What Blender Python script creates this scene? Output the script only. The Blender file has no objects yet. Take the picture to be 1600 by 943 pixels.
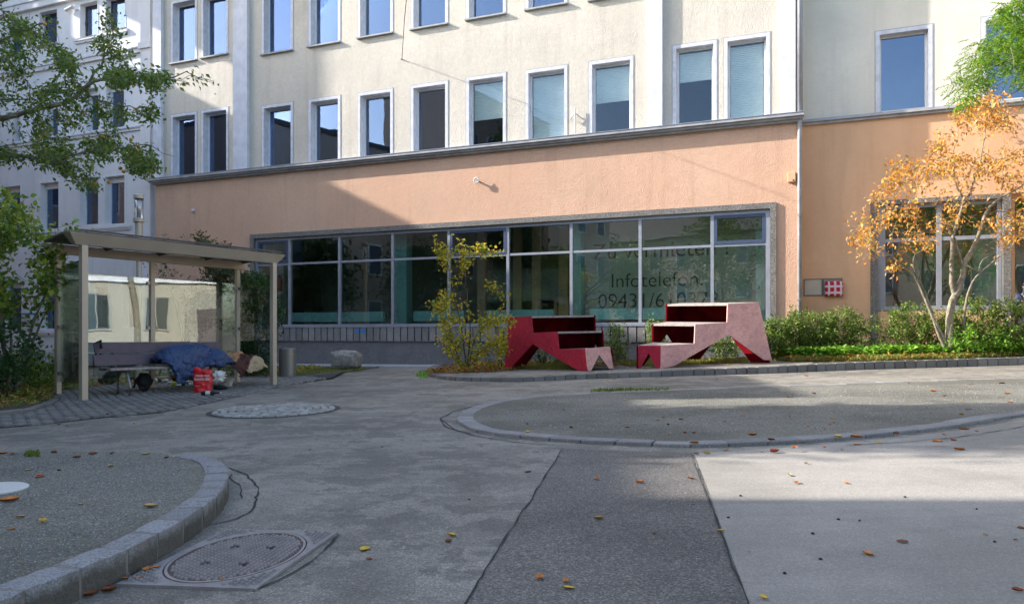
import bpy, bmesh, math, random
import numpy as np
from mathutils import Vector, Matrix, noise
random.seed(7)
RNG = np.random.default_rng(7)
SC = bpy.context.scene
COL = SC.collection

# ------------------------------------------------------------------ camera, sky, sun, exposure
FX = 1150.0            # focal length in photo pixels (1600 wide)
CX, CY = 800.0, 522.0  # principal column, horizon row
EYE = 1.0
cam = bpy.data.cameras.new('camera')
cam.sensor_width = 36.0
cam.lens = 36.0 * FX / 1600.0
cam.shift_y = (CY - 471.5) / 1600.0
cam.clip_start = 0.05
cam.clip_end = 3000
camo = bpy.data.objects.new('camera', cam)
COL.objects.link(camo)
camo.location = (0, 0, EYE)
camo.rotation_euler = (math.radians(90), 0, 0)
SC.camera = camo

SUN_EL = math.radians(27)
LX, LY = 0.991, -0.129                      # horizontal direction the sunlight travels
W = bpy.data.worlds.new("World")
SC.world = W
W.use_nodes = True
nt = W.node_tree
bg = nt.nodes['Background']
sky = nt.nodes.new('ShaderNodeTexSky')
sky.sky_type = 'NISHITA'
sky.sun_disc = False
sky.sun_elevation = SUN_EL
sky.sun_rotation = math.atan2(-LX, -LY)
sky.air_density = 1.0
sky.dust_density = 2.0
sky.ozone_density = 1.0
nt.links.new(sky.outputs[0], bg.inputs[0])
bg.inputs[1].default_value = 0.15
sl = bpy.data.lights.new('sun', 'SUN')
sl.energy = 3.5
sl.angle = math.radians(0.55)
sl.color = (1.0, 0.955, 0.9)
so = bpy.data.objects.new('sun', sl)
COL.objects.link(so)
ld = Vector((LX * math.cos(SUN_EL), LY * math.cos(SUN_EL), -math.sin(SUN_EL)))
so.rotation_euler = ld.to_track_quat('-Z', 'Y').to_euler()
SC.view_settings.view_transform = 'Standard'
SC.view_settings.look = 'None'
SC.view_settings.exposure = 1.78
SC.view_settings.gamma = 1.0
SC.cycles.max_bounces = 8
SC.cycles.transparent_max_bounces = 16

# ------------------------------------------------------------------ ground height and pixel helpers
def _g(x):
    x = max(-20.0, min(15.0, x))
    return 0.0185 * x + 0.0085 * math.sqrt(x * x + 1) - 0.0085
KN = [i * 0.5 for i in range(-40, 31)]
KV = [_g(k) for k in KN]
def gz(x): return float(np.interp(x, KN, KV))
def kerb_h(x): return 0.10 + 0.01 * max(-2.0, min(8.0, x))
def G(px, py, dz=0.0):
    """point on the ground (plus dz) seen at a photo pixel"""
    a = (px - CX) / FX
    b = (py - CY) / FX
    y = 10.0
    for _ in range(30):
        h = dz(a * y) if callable(dz) else dz
        y = (EYE - gz(a * y) - h) / b
        y = max(0.5, min(60, y))
    return Vector((a * y, y, gz(a * y) + (dz(a * y) if callable(dz) else dz)))
def at(px, py, Y): return Vector(((px - CX) / FX * Y, Y, EYE - (py - CY) / FX * Y))
PO = Vector((-3.34, 24.3, 0))
U = Vector((0.9309, -0.3654, 0)); N = Vector((-0.3654, -0.9309, 0))
def fp(s, w, z): return PO + U * s + N * w + Vector((0, 0, z))
def sx(px, w=0.0):
    a = (px - CX) / FX
    x0 = PO.x + N.x * w; y0 = PO.y + N.y * w
    return (a * y0 - x0) / (U.x - a * U.y)
def zy(px, py, w=0.0):
    y = fp(sx(px, w), w, 0).y
    return EYE + (CY - py) * y / FX

# ------------------------------------------------------------------ materials
def lin(c):
    if isinstance(c, str):
        c = c.lstrip('#'); c = [int(c[i:i + 2], 16) / 255 for i in (0, 2, 4)]
    return tuple(((v / 12.92) if v <= 0.04045 else ((v + 0.055) / 1.055) ** 2.4) for v in c)
class NT:
    def __init__(s, name):
        s.m = bpy.data.materials.new(name); s.m.use_nodes = True
        s.t = s.m.node_tree; s.p = s.t.nodes['Principled BSDF']; s.o = s.t.nodes['Material Output']
    def n(s, t, **k):
        x = s.t.nodes.new(t)
        for a, b in k.items():
            if a.startswith('i_'): x.inputs[a[2:].replace('_', ' ')].default_value = b
            else: setattr(x, a, b)
        return x
    def l(s, a, b): s.t.links.new(a, b)
    def coord(s, obj=False):
        if obj: return s.n('ShaderNodeTexCoord').outputs['Object']
        return s.n('ShaderNodeNewGeometry').outputs['Position']
    def noise(s, vec, scale, detail=4, rough=0.55):
        x = s.n('ShaderNodeTexNoise'); x.inputs['Scale'].default_value = scale
        x.inputs['Detail'].default_value = detail; x.inputs['Roughness'].default_value = rough
        s.l(vec, x.inputs['Vector']); return x.outputs['Fac']
    def ramp(s, fac, stops):
        r = s.n('ShaderNodeValToRGB'); e = r.color_ramp.elements
        while len(e) < len(stops): e.new(0.5)
        for i, (p, c) in enumerate(stops):
            e[i].position = p; e[i].color = (*c, 1) if len(c) == 3 else c
        s.l(fac, r.inputs[0]); return r.outputs[0]
    def mix(s, fac, a, b, mode='MIX'):
        x = s.n('ShaderNodeMixRGB', blend_type=mode)
        for i, v in ((0, fac), (1, a), (2, b)):
            if isinstance(v, (int, float)): x.inputs[i].default_value = v
            elif isinstance(v, tuple): x.inputs[i].default_value = (*v, 1)
            else: s.l(v, x.inputs[i])
        return x.outputs[0]
    def bump(s, h, strength, dist=0.02, nrm=None):
        b = s.n('ShaderNodeBump'); b.inputs['Strength'].default_value = strength
        b.inputs['Distance'].default_value = dist
        s.l(h, b.inputs['Height'])
        if nrm is not None: s.l(nrm, b.inputs['Normal'])
        return b.outputs[0]
def g3(v): return (v, v, v)
def simple(name, col, rough=0.6, var=0.15, scale=6, bump=0.0, bscale=60, bdist=0.01, metal=0.0, spec=0.5, rnd=0.0):
    t = NT(name); c = lin(col); v = t.coord()
    n1 = t.noise(v, scale, 5)
    a = tuple(x * (1 - var) for x in c); b = tuple(min(1, x * (1 + var)) for x in c)
    cc = t.ramp(n1, [(0.3, a), (0.7, b)])
    if rnd:
        oi = t.n('ShaderNodeObjectInfo').outputs['Random']
        cc = t.mix(1.0, cc, t.ramp(oi, [(0, g3(1 - rnd)), (1, g3(1.0))]), 'MULTIPLY')
    t.l(cc, t.p.inputs['Base Color'])
    t.p.inputs['Roughness'].default_value = rough; t.p.inputs['Metallic'].default_value = metal
    t.p.inputs['Specular IOR Level'].default_value = spec
    if bump: t.l(t.bump(t.noise(v, bscale, 4), bump, bdist), t.p.inputs['Normal'])
    return t.m
def stucco(name, col, dirt_dark, b1=0.8, sc=32.0, dist=0.022, tint=None):
    t = NT(name); v = t.coord(); c = lin(col)
    n1 = t.noise(v, 0.45, 6, 0.6); n2 = t.noise(v, 9.0, 5, 0.6)
    cc = t.ramp(n1, [(0.3, tuple(x * 0.86 for x in c)), (0.7, tuple(min(1, x * 1.06) for x in c))])
    if tint:
        cc = t.mix(t.ramp(t.noise(v, 0.16, 3), [(0.42, g3(0)), (0.6, g3(1))]), cc, lin(tint))
    cc = t.mix(t.ramp(n2, [(0.35, g3(0.28)), (0.62, g3(0))]), cc, lin(dirt_dark))
    # fine streaks of run-off
    mp = t.n('ShaderNodeMapping'); mp.inputs['Scale'].default_value = (1.7, 1.7, 0.13); t.l(v, mp.inputs[0])
    st = t.noise(mp.outputs[0], 2.0, 5, 0.6)
    cc = t.mix(t.ramp(st, [(0.52, g3(0)), (0.75, g3(0.38))]), cc, tuple(x * .85 for x in lin(dirt_dark)))
    t.l(cc, t.p.inputs['Base Color']); t.p.inputs['Roughness'].default_value = 0.92
    t.p.inputs['Specular IOR Level'].default_value = 0.2
    h1 = t.noise(v, sc, 3, 0.6); h2 = t.noise(v, 2.6, 2, 0.5)
    b = t.bump(h1, b1, dist); t.l(t.bump(h2, 0.2, 0.05, b), t.p.inputs['Normal'])
    return t.m
def granite(name, col, var=0.45, scale=90, rough=0.8, rnd=0.25, bump=0.5):
    t = NT(name); v = t.coord(); c = lin(col)
    n = t.noise(v, scale, 3, 0.7)
    cc = t.ramp(n, [(0.36, tuple(x * (1 - var) for x in c)), (0.5, c), (0.64, tuple(min(1, x * (1 + var)) for x in c))])
    cc = t.mix(t.ramp(t.noise(v, 2.5, 4), [(0.4, g3(0.0)), (0.7, g3(0.35))]), cc, tuple(x * 0.5 for x in c))
    oi = t.n('ShaderNodeObjectInfo').outputs['Random']
    cc = t.mix(1.0, cc, t.ramp(oi, [(0, g3(1 - rnd)), (1, g3(1.0))]), 'MULTIPLY')
    t.l(cc, t.p.inputs['Base Color']); t.p.inputs['Roughness'].default_value = rough
    t.l(t.bump(t.noise(v, scale * .5, 4), bump, 0.01), t.p.inputs['Normal'])
    return t.m
def kerbmat(name, col, dirt_dark, moss):
    t = NT(name); v = t.coord(); c = lin(col)
    n = t.noise(v, 115, 3, .7)
    cc = t.ramp(n, [(.36, tuple(x * .62 for x in c)), (.5, c), (.64, tuple(min(1, x * 1.35) for x in c))])
    oc = t.n('ShaderNodeSeparateXYZ'); t.l(t.coord(True), oc.inputs[0])
    ad = t.n('ShaderNodeMath', operation='MULTIPLY_ADD'); ad.inputs[1].default_value = .12; t.l(t.noise(v, 9, 6, .7), ad.inputs[0]); t.l(oc.outputs[2], ad.inputs[2])
    cc = t.mix(t.ramp(ad.outputs[0], [(0.0, g3(.85)), (.052, g3(0.0))]), cc, lin(dirt_dark))  # darker and browner below the stone's top edge, broken by noise
    cc = t.mix(t.ramp(t.noise(v, 16, 6, .75), [(.56, g3(0)), (.66, g3(.6))]), cc, lin(moss))
    t.l(t.mix(1.0, cc, t.ramp(t.n('ShaderNodeObjectInfo').outputs['Random'], [(0, g3(.74)), (1, g3(1.05))]), 'MULTIPLY'), t.p.inputs['Base Color'])
    t.p.inputs['Roughness'].default_value = .85
    b = t.bump(t.noise(v, 60, 4), .7, .01); t.l(t.bump(t.noise(v, 14, 5, .7), .5, .02, b), t.p.inputs['Normal']); return t.m
def asphalt(name, base, lightc, patch=True, agg=0.35, bump=0.5, ascale=160):
    t = NT(name); v = t.coord(); b = lin(base); li = lin(lightc)
    big = t.noise(v, 0.55, 7, 0.62); mid = t.noise(v, 2.3, 8, 0.72)
    cc = t.ramp(big, [(0.42, b), (0.55, li)])
    if patch:
        e = t.ramp(mid, [(0.50, g3(0)), (0.55, g3(0.5))])
        cc = t.mix(e, cc, tuple(min(1, x * 1.25) for x in li))
        e2 = t.ramp(t.noise(v, 1.1, 9, 0.75), [(0.53, g3(0)), (0.56, g3(0.6))])
        cc = t.mix(e2, cc, tuple(x * 0.72 for x in b))
    # drag marks along the road
    mp = t.n('ShaderNodeMapping'); mp.inputs['Scale'].default_value = (0.5, 5.0, 1); t.l(v, mp.inputs[0])
    cc = t.mix(t.ramp(t.noise(mp.outputs[0], 1.2, 6, 0.65), [(0.5, g3(0)), (0.72, g3(0.3))]), cc, tuple(x * 0.7 for x in b))
    vo = t.n('ShaderNodeTexVoronoi'); vo.inputs['Scale'].default_value = ascale; t.l(v, vo.inputs['Vector'])
    sp = t.n('ShaderNodeSeparateColor'); t.l(vo.outputs['Color'], sp.inputs[0])
    cc = t.mix(1.0, cc, t.ramp(sp.outputs[0], [(0.0, g3(1 - agg)), (0.75, g3(1.0)), (1.0, g3(1 + agg * 1.4))]), 'MULTIPLY')
    t.l(cc, t.p.inputs['Base Color']); t.p.inputs['Roughness'].default_value = 0.85
    t.p.inputs['Specular IOR Level'].default_value = 0.3
    nb = t.bump(vo.outputs['Distance'], bump, 0.006)
    t.l(t.bump(mid, 0.25, 0.02, nb), t.p.inputs['Normal'])
    return t.m
def glass(name, tint=(0.75, 0.85, 0.82), refl=0.18, wav=0.0, grazing=0.5, wscale=1.5, rough=0.0, gcol=(1, 1, 1)):
    t = NT(name)
    tr = t.n('ShaderNodeBsdfTransparent'); tr.inputs[0].default_value = (*tint, 1)
    gl = t.n('ShaderNodeBsdfGlossy'); gl.inputs['Roughness'].default_value = rough
    gl.inputs[0].default_value = (*gcol, 1)
    lw = t.n('ShaderNodeFresnel'); lw.inputs[0].default_value = 1.5
    mr = t.n('ShaderNodeMapRange'); mr.inputs['To Min'].default_value = refl; mr.inputs['To Max'].default_value = min(1, refl + grazing)
    t.l(lw.outputs[0], mr.inputs['Value'])
    mx = t.n('ShaderNodeMixShader'); t.l(mr.outputs[0], mx.inputs[0]); t.l(tr.outputs[0], mx.inputs[1]); t.l(gl.outputs[0], mx.inputs[2])
    if wav:
        b = t.bump(t.noise(t.coord(), wscale, 2, 0.4), wav, 0.02); t.l(b, gl.inputs['Normal'])
    t.l(mx.outputs[0], t.o.inputs[0]); return t.m
def leafmat(name, cols, transl=0.35, rough=0.5):
    t = NT(name); ge = t.n('ShaderNodeNewGeometry')
    k = len(cols); cc = t.ramp(ge.outputs['Random Per Island'], [((i + 0.5) / k, lin(c)) for i, c in enumerate(cols)])
    t.l(cc, t.p.inputs['Base Color']); t.p.inputs['Roughness'].default_value = rough
    t.p.inputs['Specular IOR Level'].default_value = 0.35
    tl = t.n('ShaderNodeBsdfTranslucent'); t.l(cc, tl.inputs[0])
    mx = t.n('ShaderNodeMixShader'); mx.inputs[0].default_value = transl
    t.l(t.p.outputs[0], mx.inputs[1]); t.l(tl.outputs[0], mx.inputs[2]); t.l(mx.outputs[0], t.o.inputs[0])
    return t.m

M = dict(
    cream=stucco('cream_render', '#cfc7b9', '#b0a696'),
    orange=stucco('orange_render', '#d2ae94', '#bd987e', tint='#cea68b'),
    orange2=stucco('smooth_orange_render', '#ddb089', '#cfa27c', b1=0.12),
    cream2=stucco('smooth_cream_render', '#dad2c2', '#cbc3b2', b1=0.25),
    lav=stucco('white_painted_render', '#dddcdd', '#cccaca', b1=0.12, sc=14, dist=0.01),
    pil=simple('pale_painted_stone', '#c9cad2', 0.85, 0.12, 3, 0.4, 30, 0.01),
    trim=simple('pale_blue_window_surround', '#c4c5cb', 0.8, 0.14, 6, 0.3, 50, 0.005),
    trimd=simple('grey_cornice_paint', '#9d9d9f', 0.75, 0.2, 4, 0.2, 40, 0.005),
    whiteframe=simple('white_window_frame', '#d8d8d8', 0.45, 0.06),
    brownframe=simple('dark_brown_window_frame', '#463a3a', 0.5, 0.1),
    alu=simple('aluminium_frame', '#9c9ea6', 0.4, 0.1, 5, metal=0.35),
    blueframe=simple('dark_blue_frame', '#3f4c63', 0.4, 0.1),
    gran=granite('granite', '#7f7b75', 0.7, 34),
    rib=granite('exposed_aggregate', '#8b8682', 0.35, 45, rnd=0.3),
    plinth=granite('weathered_concrete', '#6d6b6b', 0.25, 30, rnd=0.0),
    kerb=granite('kerb_granite', '#7b7873', 0.35, 120, rnd=0.35),
    kerbn=kerbmat('near_kerb_granite', '#8b8a8a', '#4c463a', '#5a5546'),
    kerbl=granite('flush_kerb_granite', '#8f8c88', 0.4, 110, rnd=0.3, bump=0.8),
    mortar=simple('mortar', '#76716b', 0.9, 0.2, 30),
    cobble=granite('cobble_stone', '#76736e', 0.3, 60, rnd=0.4),
    sett=granite('light_sett', '#a5a29b', 0.25, 60, rnd=0.35),
    soil=simple('soil', '#4b4238', 0.95, 0.4, 9, 0.8, 40, 0.03),
    grout=simple('dark_joint_soil', '#3a3836', 0.95, 0.3, 9),
    asph=asphalt('worn_asphalt', '#6f6a61', '#8c867b'),
    asphd=asphalt('coarse_asphalt_repair', '#66615b', '#777169', patch=False, agg=0.45, bump=0.8, ascale=120),
    asphl=asphalt('pale_asphalt', '#8a847a', '#9b948a', patch=False, agg=0.18),
    gravel=asphalt('fine_gravel', '#68655a', '#7c786c', patch=False, agg=0.45, bump=0.8, ascale=130),
    paving=simple('pale_paving', '#9b9a9a', 0.9, 0.15, 3, 0.3, 20),
    crack=simple('dark_crack_tone', '#2f2e2d', 1.0, 0.2),  # dark tone for crack lines, lifting holes and pebbles
    irond=simple('darkened_gap_iron', '#4a4441', 0.7, 0.18, 12, metal=0.2),  # cover darkened in colour between its studs so the relief stands out
    iron=simple('cast_iron', '#8f8580', 0.6, 0.18, 12, metal=0.25),
    concrete=simple('concrete_frame', '#857f7b', 0.85, 0.15, 15, 0.3, 60),
    metalbr=simple('bronze_anodised_metal', '#bcae9a', 0.45, 0.06, 4, metal=0.2),
    roofm=simple('shelter_roof_sheet', '#5f5b58', 0.6, 0.1, 4),
    wood=simple('dark_stained_bench_plank', '#5b4c55', 0.6, 0.2, 8, 0.3, 40),
    woodg=simple('weathered_plank', '#9b8f87', 0.8, 0.3, 14, 0.4, 60),
    red=simple('dark_red_painted_plywood', '#a8122c', 0.55, 0.12, 5, rnd=0.0),
    pink=simple('faded_pink_painted_plywood', '#dca69d', 0.7, 0.14, 4, spec=0.3),
    redshade=simple('shaded_red_inner_plywood', '#5a0f16', 0.95, 0.3, 3, spec=0.0),  # red darkened in colour to stand for the shade inside the seats
    steel=simple('brushed_steel', '#8d8a84', 0.35, 0.08, 3, metal=0.7),
    bin=simple('bin_steel', '#837f78', 0.4, 0.08, 3, metal=0.4),
    rock=granite('boulder_stone', '#948f84', 0.35, 18, bump=0.8),
    bark=simple('grey_bark', '#857b68', 0.9, 0.45, 9, 0.9, 45, 0.02),
    barkd=simple('dark_bark', '#4d4438', 0.9, 0.3, 14, 0.6, 60),
    blue=simple('navy_quilted_nylon', '#304e80', 0.45, 0.12, 6, 0.5, 9, 0.03),
    redbag=simple('red_plastic_bag', '#d0161e', 0.35, 0.15, 8, 0.6, 12, 0.03),
    whitep=simple('white_plastic', '#c9c6c0', 0.4, 0.06),
    black=simple('black_fabric', '#1b1b1e', 0.8, 0.3),
    greyf=simple('grey_fabric', '#67655c', 0.8, 0.3, 9, 0.5, 14, 0.03),
    tan=simple('tan_patterned_cloth', '#b8835a', 0.8, 0.35, 22, 0.5, 14, 0.03),
    beige=simple('beige_cloth', '#a08c6c', 0.85, 0.15, 8, 0.5, 14, 0.03),
    brown=simple('dark_brown_cloth', '#4e2a20', 0.85, 0.15, 8),
    teal=simple('teal_panel', '#a4d6d4', 0.5, 0.05),
    tealc=simple('teal_column', '#98c4be', 0.6, 0.05),
    screen=simple('grey_green_screen', '#b4b4a4', 0.7, 0.12, 0.8),
    darkroom=simple('darkened_room_wall', '#34322f', 0.9, 0.3, 1),  # colour kept dark so the rooms behind the panes look unlit
    interior=simple('dim_interior_wall', '#8c8c84', 0.9, 0.15, 1),
    intfloor=simple('interior_floor', '#7a766f', 0.7, 0.1, 1),
    beam=simple('beige_partition', '#d0ac88', 0.8, 0.1, 2),
    blind=simple('pale_blind', '#dde6e0', 0.8, 0.06, 3),
    text=simple('black_lettering', '#151515', 0.6, 0.05),
    textr=simple('red_lettering', '#6b1f17', 0.6, 0.05),
    glass=glass('window_glass', (0.93, 0.96, 0.96), 0.1, 0.05, 0.8, gcol=(.6, .74, 1.0)),
    glassb=glass('weak_reflection_window_glass', (0.95, 0.97, 0.96), 0.02, 0.04, 0.6, gcol=(.7, .82, 1.0)),  # reflection weakened in these panes so the blinds show
    shop=glass('shop_glass', (0.88, 0.95, 0.92), 0.08, 0.03, 0.8),
    sglass=glass('shelter_glass', (0.72, 0.82, 0.8), 0.13, 0.13, 0.75, 0.9),
    lampg=glass('lamp_glass', (0.85, 0.85, 0.85), 0.15),
    stone=stucco('sunny_cream_stone', '#a39e90', '#8a8578', b1=0.05),
    stoneflat=simple('portal_stone', '#8f8b80', 0.8, 0.1, 3),
    darkpane=simple('dark_green_pane', '#26302a', 0.3, 0.3, 1),
    rooft=simple('dark_roof_tiles', '#4a4648', 0.8, 0.2, 6, 0.5, 20),
    housew=stucco('house_render', '#b9a696', '#9c8a7c', b1=0.3),
    yellow=simple('yellow_plastic', '#c9c23a', 0.4, 0.05),
    bottle=glass('clear_bottle_plastic', (0.8, 0.9, 0.85), 0.2),
    skin=simple('skin', '#c49a80', 0.6, 0.05),
    hair=simple('dark_hair', '#2d241f', 0.7, 0.2, 40),
    jacket=simple('dark_blue_jacket', '#2b3350', 0.75, 0.2, 6, 0.5, 10, 0.03),
    jeans=simple('dark_jeans', '#2c3040', 0.85, 0.2, 8),
    paperred=simple('red_extinguisher_paint', '#a3161c', 0.35, 0.05),
    sign=simple('blue_plate', '#3c78ac', 0.5, 0.05),
    fruit=simple('orange_crab_apple_skin', '#c98a2a', 0.4, 0.15, 20),
)
def planks(name):
    return M['wood']
def painted(name, col, scuff, rough=.55):
    t = NT(name); v = t.coord(); c = lin(col)
    cc = t.ramp(t.noise(v, 2.2, 5, .6), [(.35, tuple(x * .84 for x in c)), (.65, tuple(min(1, x * 1.08) for x in c))])
    mp = t.n('ShaderNodeMapping'); mp.inputs['Scale'].default_value = (9, 9, 30); mp.inputs['Rotation'].default_value = (.5, .3, 0); t.l(v, mp.inputs[0])
    cc = t.mix(t.ramp(t.noise(mp.outputs[0], 1.6, 6, .7), [(.54, g3(0)), (.6, g3(.6))]), cc, lin(scuff))
    cc = t.mix(t.ramp(t.noise(v, 7, 6, .7), [(.5, g3(0)), (.68, g3(.5))]), cc, tuple(x * .5 for x in c))
    t.l(cc, t.p.inputs['Base Color']); t.p.inputs['Roughness'].default_value = rough
    t.p.inputs['Specular IOR Level'].default_value = .3
    t.l(t.bump(t.noise(v, 40, 4), .25, .004), t.p.inputs['Normal']); return t.m
M['red'] = painted('dark_red_painted_plywood', '#9c1530', '#a04a52')
M['pink'] = painted('faded_pink_painted_plywood', '#dca69d', '#b87a74', .7)
def check():
    t = NT('red_white_checked_cloth'); v = t.coord()
    sp = t.n('ShaderNodeSeparateXYZ'); t.l(v, sp.inputs[0])
    def wave(o, f, ph):
        m = t.n('ShaderNodeMath', operation='MULTIPLY_ADD'); m.inputs[1].default_value = f; m.inputs[2].default_value = ph; t.l(o, m.inputs[0])
        fr = t.n('ShaderNodeMath', operation='FRACT'); t.l(m.outputs[0], fr.inputs[0])
        g = t.n('ShaderNodeMath', operation='GREATER_THAN'); g.inputs[1].default_value = 0.66; t.l(fr.outputs[0], g.inputs[0]); return g.outputs[0]
    mx = t.n('ShaderNodeMath', operation='MAXIMUM'); t.l(wave(sp.outputs[0], 7.0, 0.2), mx.inputs[0]); t.l(wave(sp.outputs[2], 5.8, 0.45), mx.inputs[1])
    t.l(t.mix(mx.outputs[0], lin('#b8161c'), lin('#d6bcc0')), t.p.inputs['Base Color']); t.p.inputs['Roughness'].default_value = 0.8
    return t.m
M['check'] = check()

# ------------------------------------------------------------------ mesh helpers
ORG = {}
class MB:
    def __init__(s): s.v = []; s.f = []
    def add(s, vs, fs):
        o = len(s.v); s.v += [tuple(v) for v in vs]; s.f += [tuple(i + o for i in f) for f in fs]; return s
    def hexa(s, p):   # 8 points: bottom 4 then top 4
        return s.add(p, [(0, 3, 2, 1), (4, 5, 6, 7), (0, 1, 5, 4), (1, 2, 6, 5), (2, 3, 7, 6), (3, 0, 4, 7)])
    def box(s, a, b):
        x0, y0, z0 = a; x1, y1, z1 = b
        return s.hexa([(x0, y0, z0), (x1, y0, z0), (x1, y1, z0), (x0, y1, z0), (x0, y0, z1), (x1, y0, z1), (x1, y1, z1), (x0, y1, z1)])
    def fbox(s, s0, s1, w0, w1, z0, z1):   # box in facade coordinates (w1 outermost)
        return s.hexa([fp(s0, w1, z0), fp(s1, w1, z0), fp(s1, w0, z0), fp(s0, w0, z0), fp(s0, w1, z1), fp(s1, w1, z1), fp(s1, w0, z1), fp(s0, w0, z1)])
    def bar(s, a, b, wd, ht, up=Vector((0, 0, 1))):
        a = Vector(a); b = Vector(b); d = (b - a).normalized(); r = d.cross(up).normalized() * wd / 2; q = r.cross(d).normalized() * ht / 2
        return s.hexa([a - r - q, b - r - q, b + r - q, a + r - q, a - r + q, b - r + q, b + r + q, a + r + q])
    def tube(s, pts, rad, n=8, cap=True):
        pts = [Vector(p) for p in pts]; rs = rad if isinstance(rad, (list, tuple)) else [rad] * len(pts)
        rings = []
        up = Vector((0, 0, 1))
        for i, p in enumerate(pts):
            d = (pts[min(i + 1, len(pts) - 1)] - pts[max(i - 1, 0)]).normalized()
            if abs(d.z) > 0.95: a = Vector((1, 0, 0))
            else: a = up
            x = d.cross(a).normalized(); y = d.cross(x).normalized()
            rings.append([p + (x * math.cos(2 * math.pi * k / n) + y * math.sin(2 * math.pi * k / n)) * rs[i] for k in range(n)])
        vs = [q for r in rings for q in r]; fs = []
        for i in range(len(pts) - 1):
            for k in range(n):
                fs.append((i * n + k, i * n + (k + 1) % n, (i + 1) * n + (k + 1) % n, (i + 1) * n + k))
        if cap: fs.append(tuple(range(n))[::-1]); fs.append(tuple((len(pts) - 1) * n + k for k in range(n)))
        return s.add(vs, fs)
    def lathe(s, c, prof, n=20):
        c = Vector(c); vs = []; fs = []
        for r, z in prof:
            vs += [c + Vector((r * math.cos(2 * math.pi * k / n), r * math.sin(2 * math.pi * k / n), z)) for k in range(n)]
        for i in range(len(prof) - 1):
            for k in range(n): fs.append((i * n + k, i * n + (k + 1) % n, (i + 1) * n + (k + 1) % n, (i + 1) * n + k))
        fs.append(tuple(range(n))[::-1]); fs.append(tuple((len(prof) - 1) * n + k for k in range(n)))
        return s.add(vs, fs)
    def prism(s, poly, off):
        poly = [Vector(p) for p in poly]; off = Vector(off); n = len(poly)
        vs = poly + [p + off for p in poly]
        fs = [tuple(range(n)), tuple(range(n, 2 * n))[::-1]] + [(i, (i + 1) % n, n + (i + 1) % n, n + i) for i in range(n)]
        return s.add(vs, fs)
    def build(s, name, mat, parent=None, smooth=False, bevel=0.0, origin=None, fix=True):
        o = Vector((0, 0, 0))
        if parent is not None: o = ORG.get(parent.name, o)
        if origin is not None: o = Vector(origin)
        me = bpy.data.meshes.new(name)
        me.from_pydata([(v[0] - o.x, v[1] - o.y, v[2] - o.z) for v in s.v], [], s.f)
        me.materials.append(mat)
        if fix:
            bm = bmesh.new(); bm.from_mesh(me); bmesh.ops.recalc_face_normals(bm, faces=bm.faces); bm.to_mesh(me); bm.free()
        if smooth: me.shade_smooth()
        ob = bpy.data.objects.new(name, me); COL.objects.link(ob)
        if parent is not None: ob.parent = parent
        else: ob.location = o
        ORG[ob.name] = o
        if bevel:
            b = ob.modifiers.new('bevel', 'BEVEL'); b.width = bevel; b.segments = 2; b.limit_method = 'ANGLE'
        return ob
def tag(o, label=None, cat=None, group=None, kind=None):
    if label: o['label'] = label
    if cat: o['category'] = cat
    if group: o['group'] = group
    if kind: o['kind'] = kind
    return o
def thing(name, label, cat, loc=(0, 0, 0), group=None):
    o = bpy.data.objects.new(name, None); COL.objects.link(o); o.location = loc; o.empty_display_size = 0.2
    ORG[o.name] = Vector(loc); return tag(o, label, cat, group)
def sheet(name, pts, dz, mat, parent=None, kind='structure', thick=0.0, smoothz=None):
    """flat polygon laid on the ground, split along the ground's knots"""
    bm = bmesh.new(); vs = [bm.verts.new((p[0], p[1], 0)) for p in pts]; bm.faces.new(vs)
    bmesh.ops.triangulate(bm, faces=bm.faces)
    x0 = min(p[0] for p in pts); x1 = max(p[0] for p in pts)
    for k in KN:
        if x0 < k < x1:
            bmesh.ops.bisect_plane(bm, geom=bm.verts[:] + bm.edges[:] + bm.faces[:], plane_co=(k, 0, 0), plane_no=(1, 0, 0))
    for v in bm.verts: v.co.z = gz(v.co.x) + (dz(v.co.x) if callable(dz) else dz)
    bmesh.ops.recalc_face_normals(bm, faces=bm.faces)
    for f in bm.faces:
        if f.normal.z < 0: f.normal_flip()
    if thick:
        r = bmesh.ops.extrude_edge_only(bm, edges=[e for e in bm.edges if e.is_boundary])
        for v in [g for g in r['geom'] if isinstance(g, bmesh.types.BMVert)]: v.co.z -= thick
    me = bpy.data.meshes.new(name); bm.to_mesh(me); bm.free(); me.materials.append(mat)
    ob = bpy.data.objects.new(name, me); COL.objects.link(ob)
    if parent is not None:
        ob.parent = parent; ob.location = -ORG.get(parent.name, Vector((0, 0, 0)))
    elif kind: ob['kind'] = kind
    return ob
def inst(mesh, name, loc, rz=0.0, scale=(1, 1, 1), parent=None, rx=0, ry=0):
    o = bpy.data.objects.new(name, mesh); COL.objects.link(o)
    base = ORG.get(parent.name, Vector((0, 0, 0))) if parent is not None else Vector((0, 0, 0))
    o.location = Vector(loc) - base; o.rotation_euler = (rx, ry, rz); o.scale = scale
    if parent is not None: o.parent = parent
    return o
def smoothline(pts, n=8):
    """Catmull-Rom through 2D or 3D points"""
    P = [np.array(p, float) for p in pts]; out = []
    for i in range(len(P) - 1):
        p0 = P[max(i - 1, 0)]; p1 = P[i]; p2 = P[i + 1]; p3 = P[min(i + 2, len(P) - 1)]
        for k in range(n):
            t = k / n
            out.append(0.5 * (2 * p1 + (p2 - p0) * t + (2 * p0 - 5 * p1 + 4 * p2 - p3) * t * t + (3 * p1 - p0 - 3 * p2 + p3) * t ** 3))
    out.append(P[-1]); return out
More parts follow.
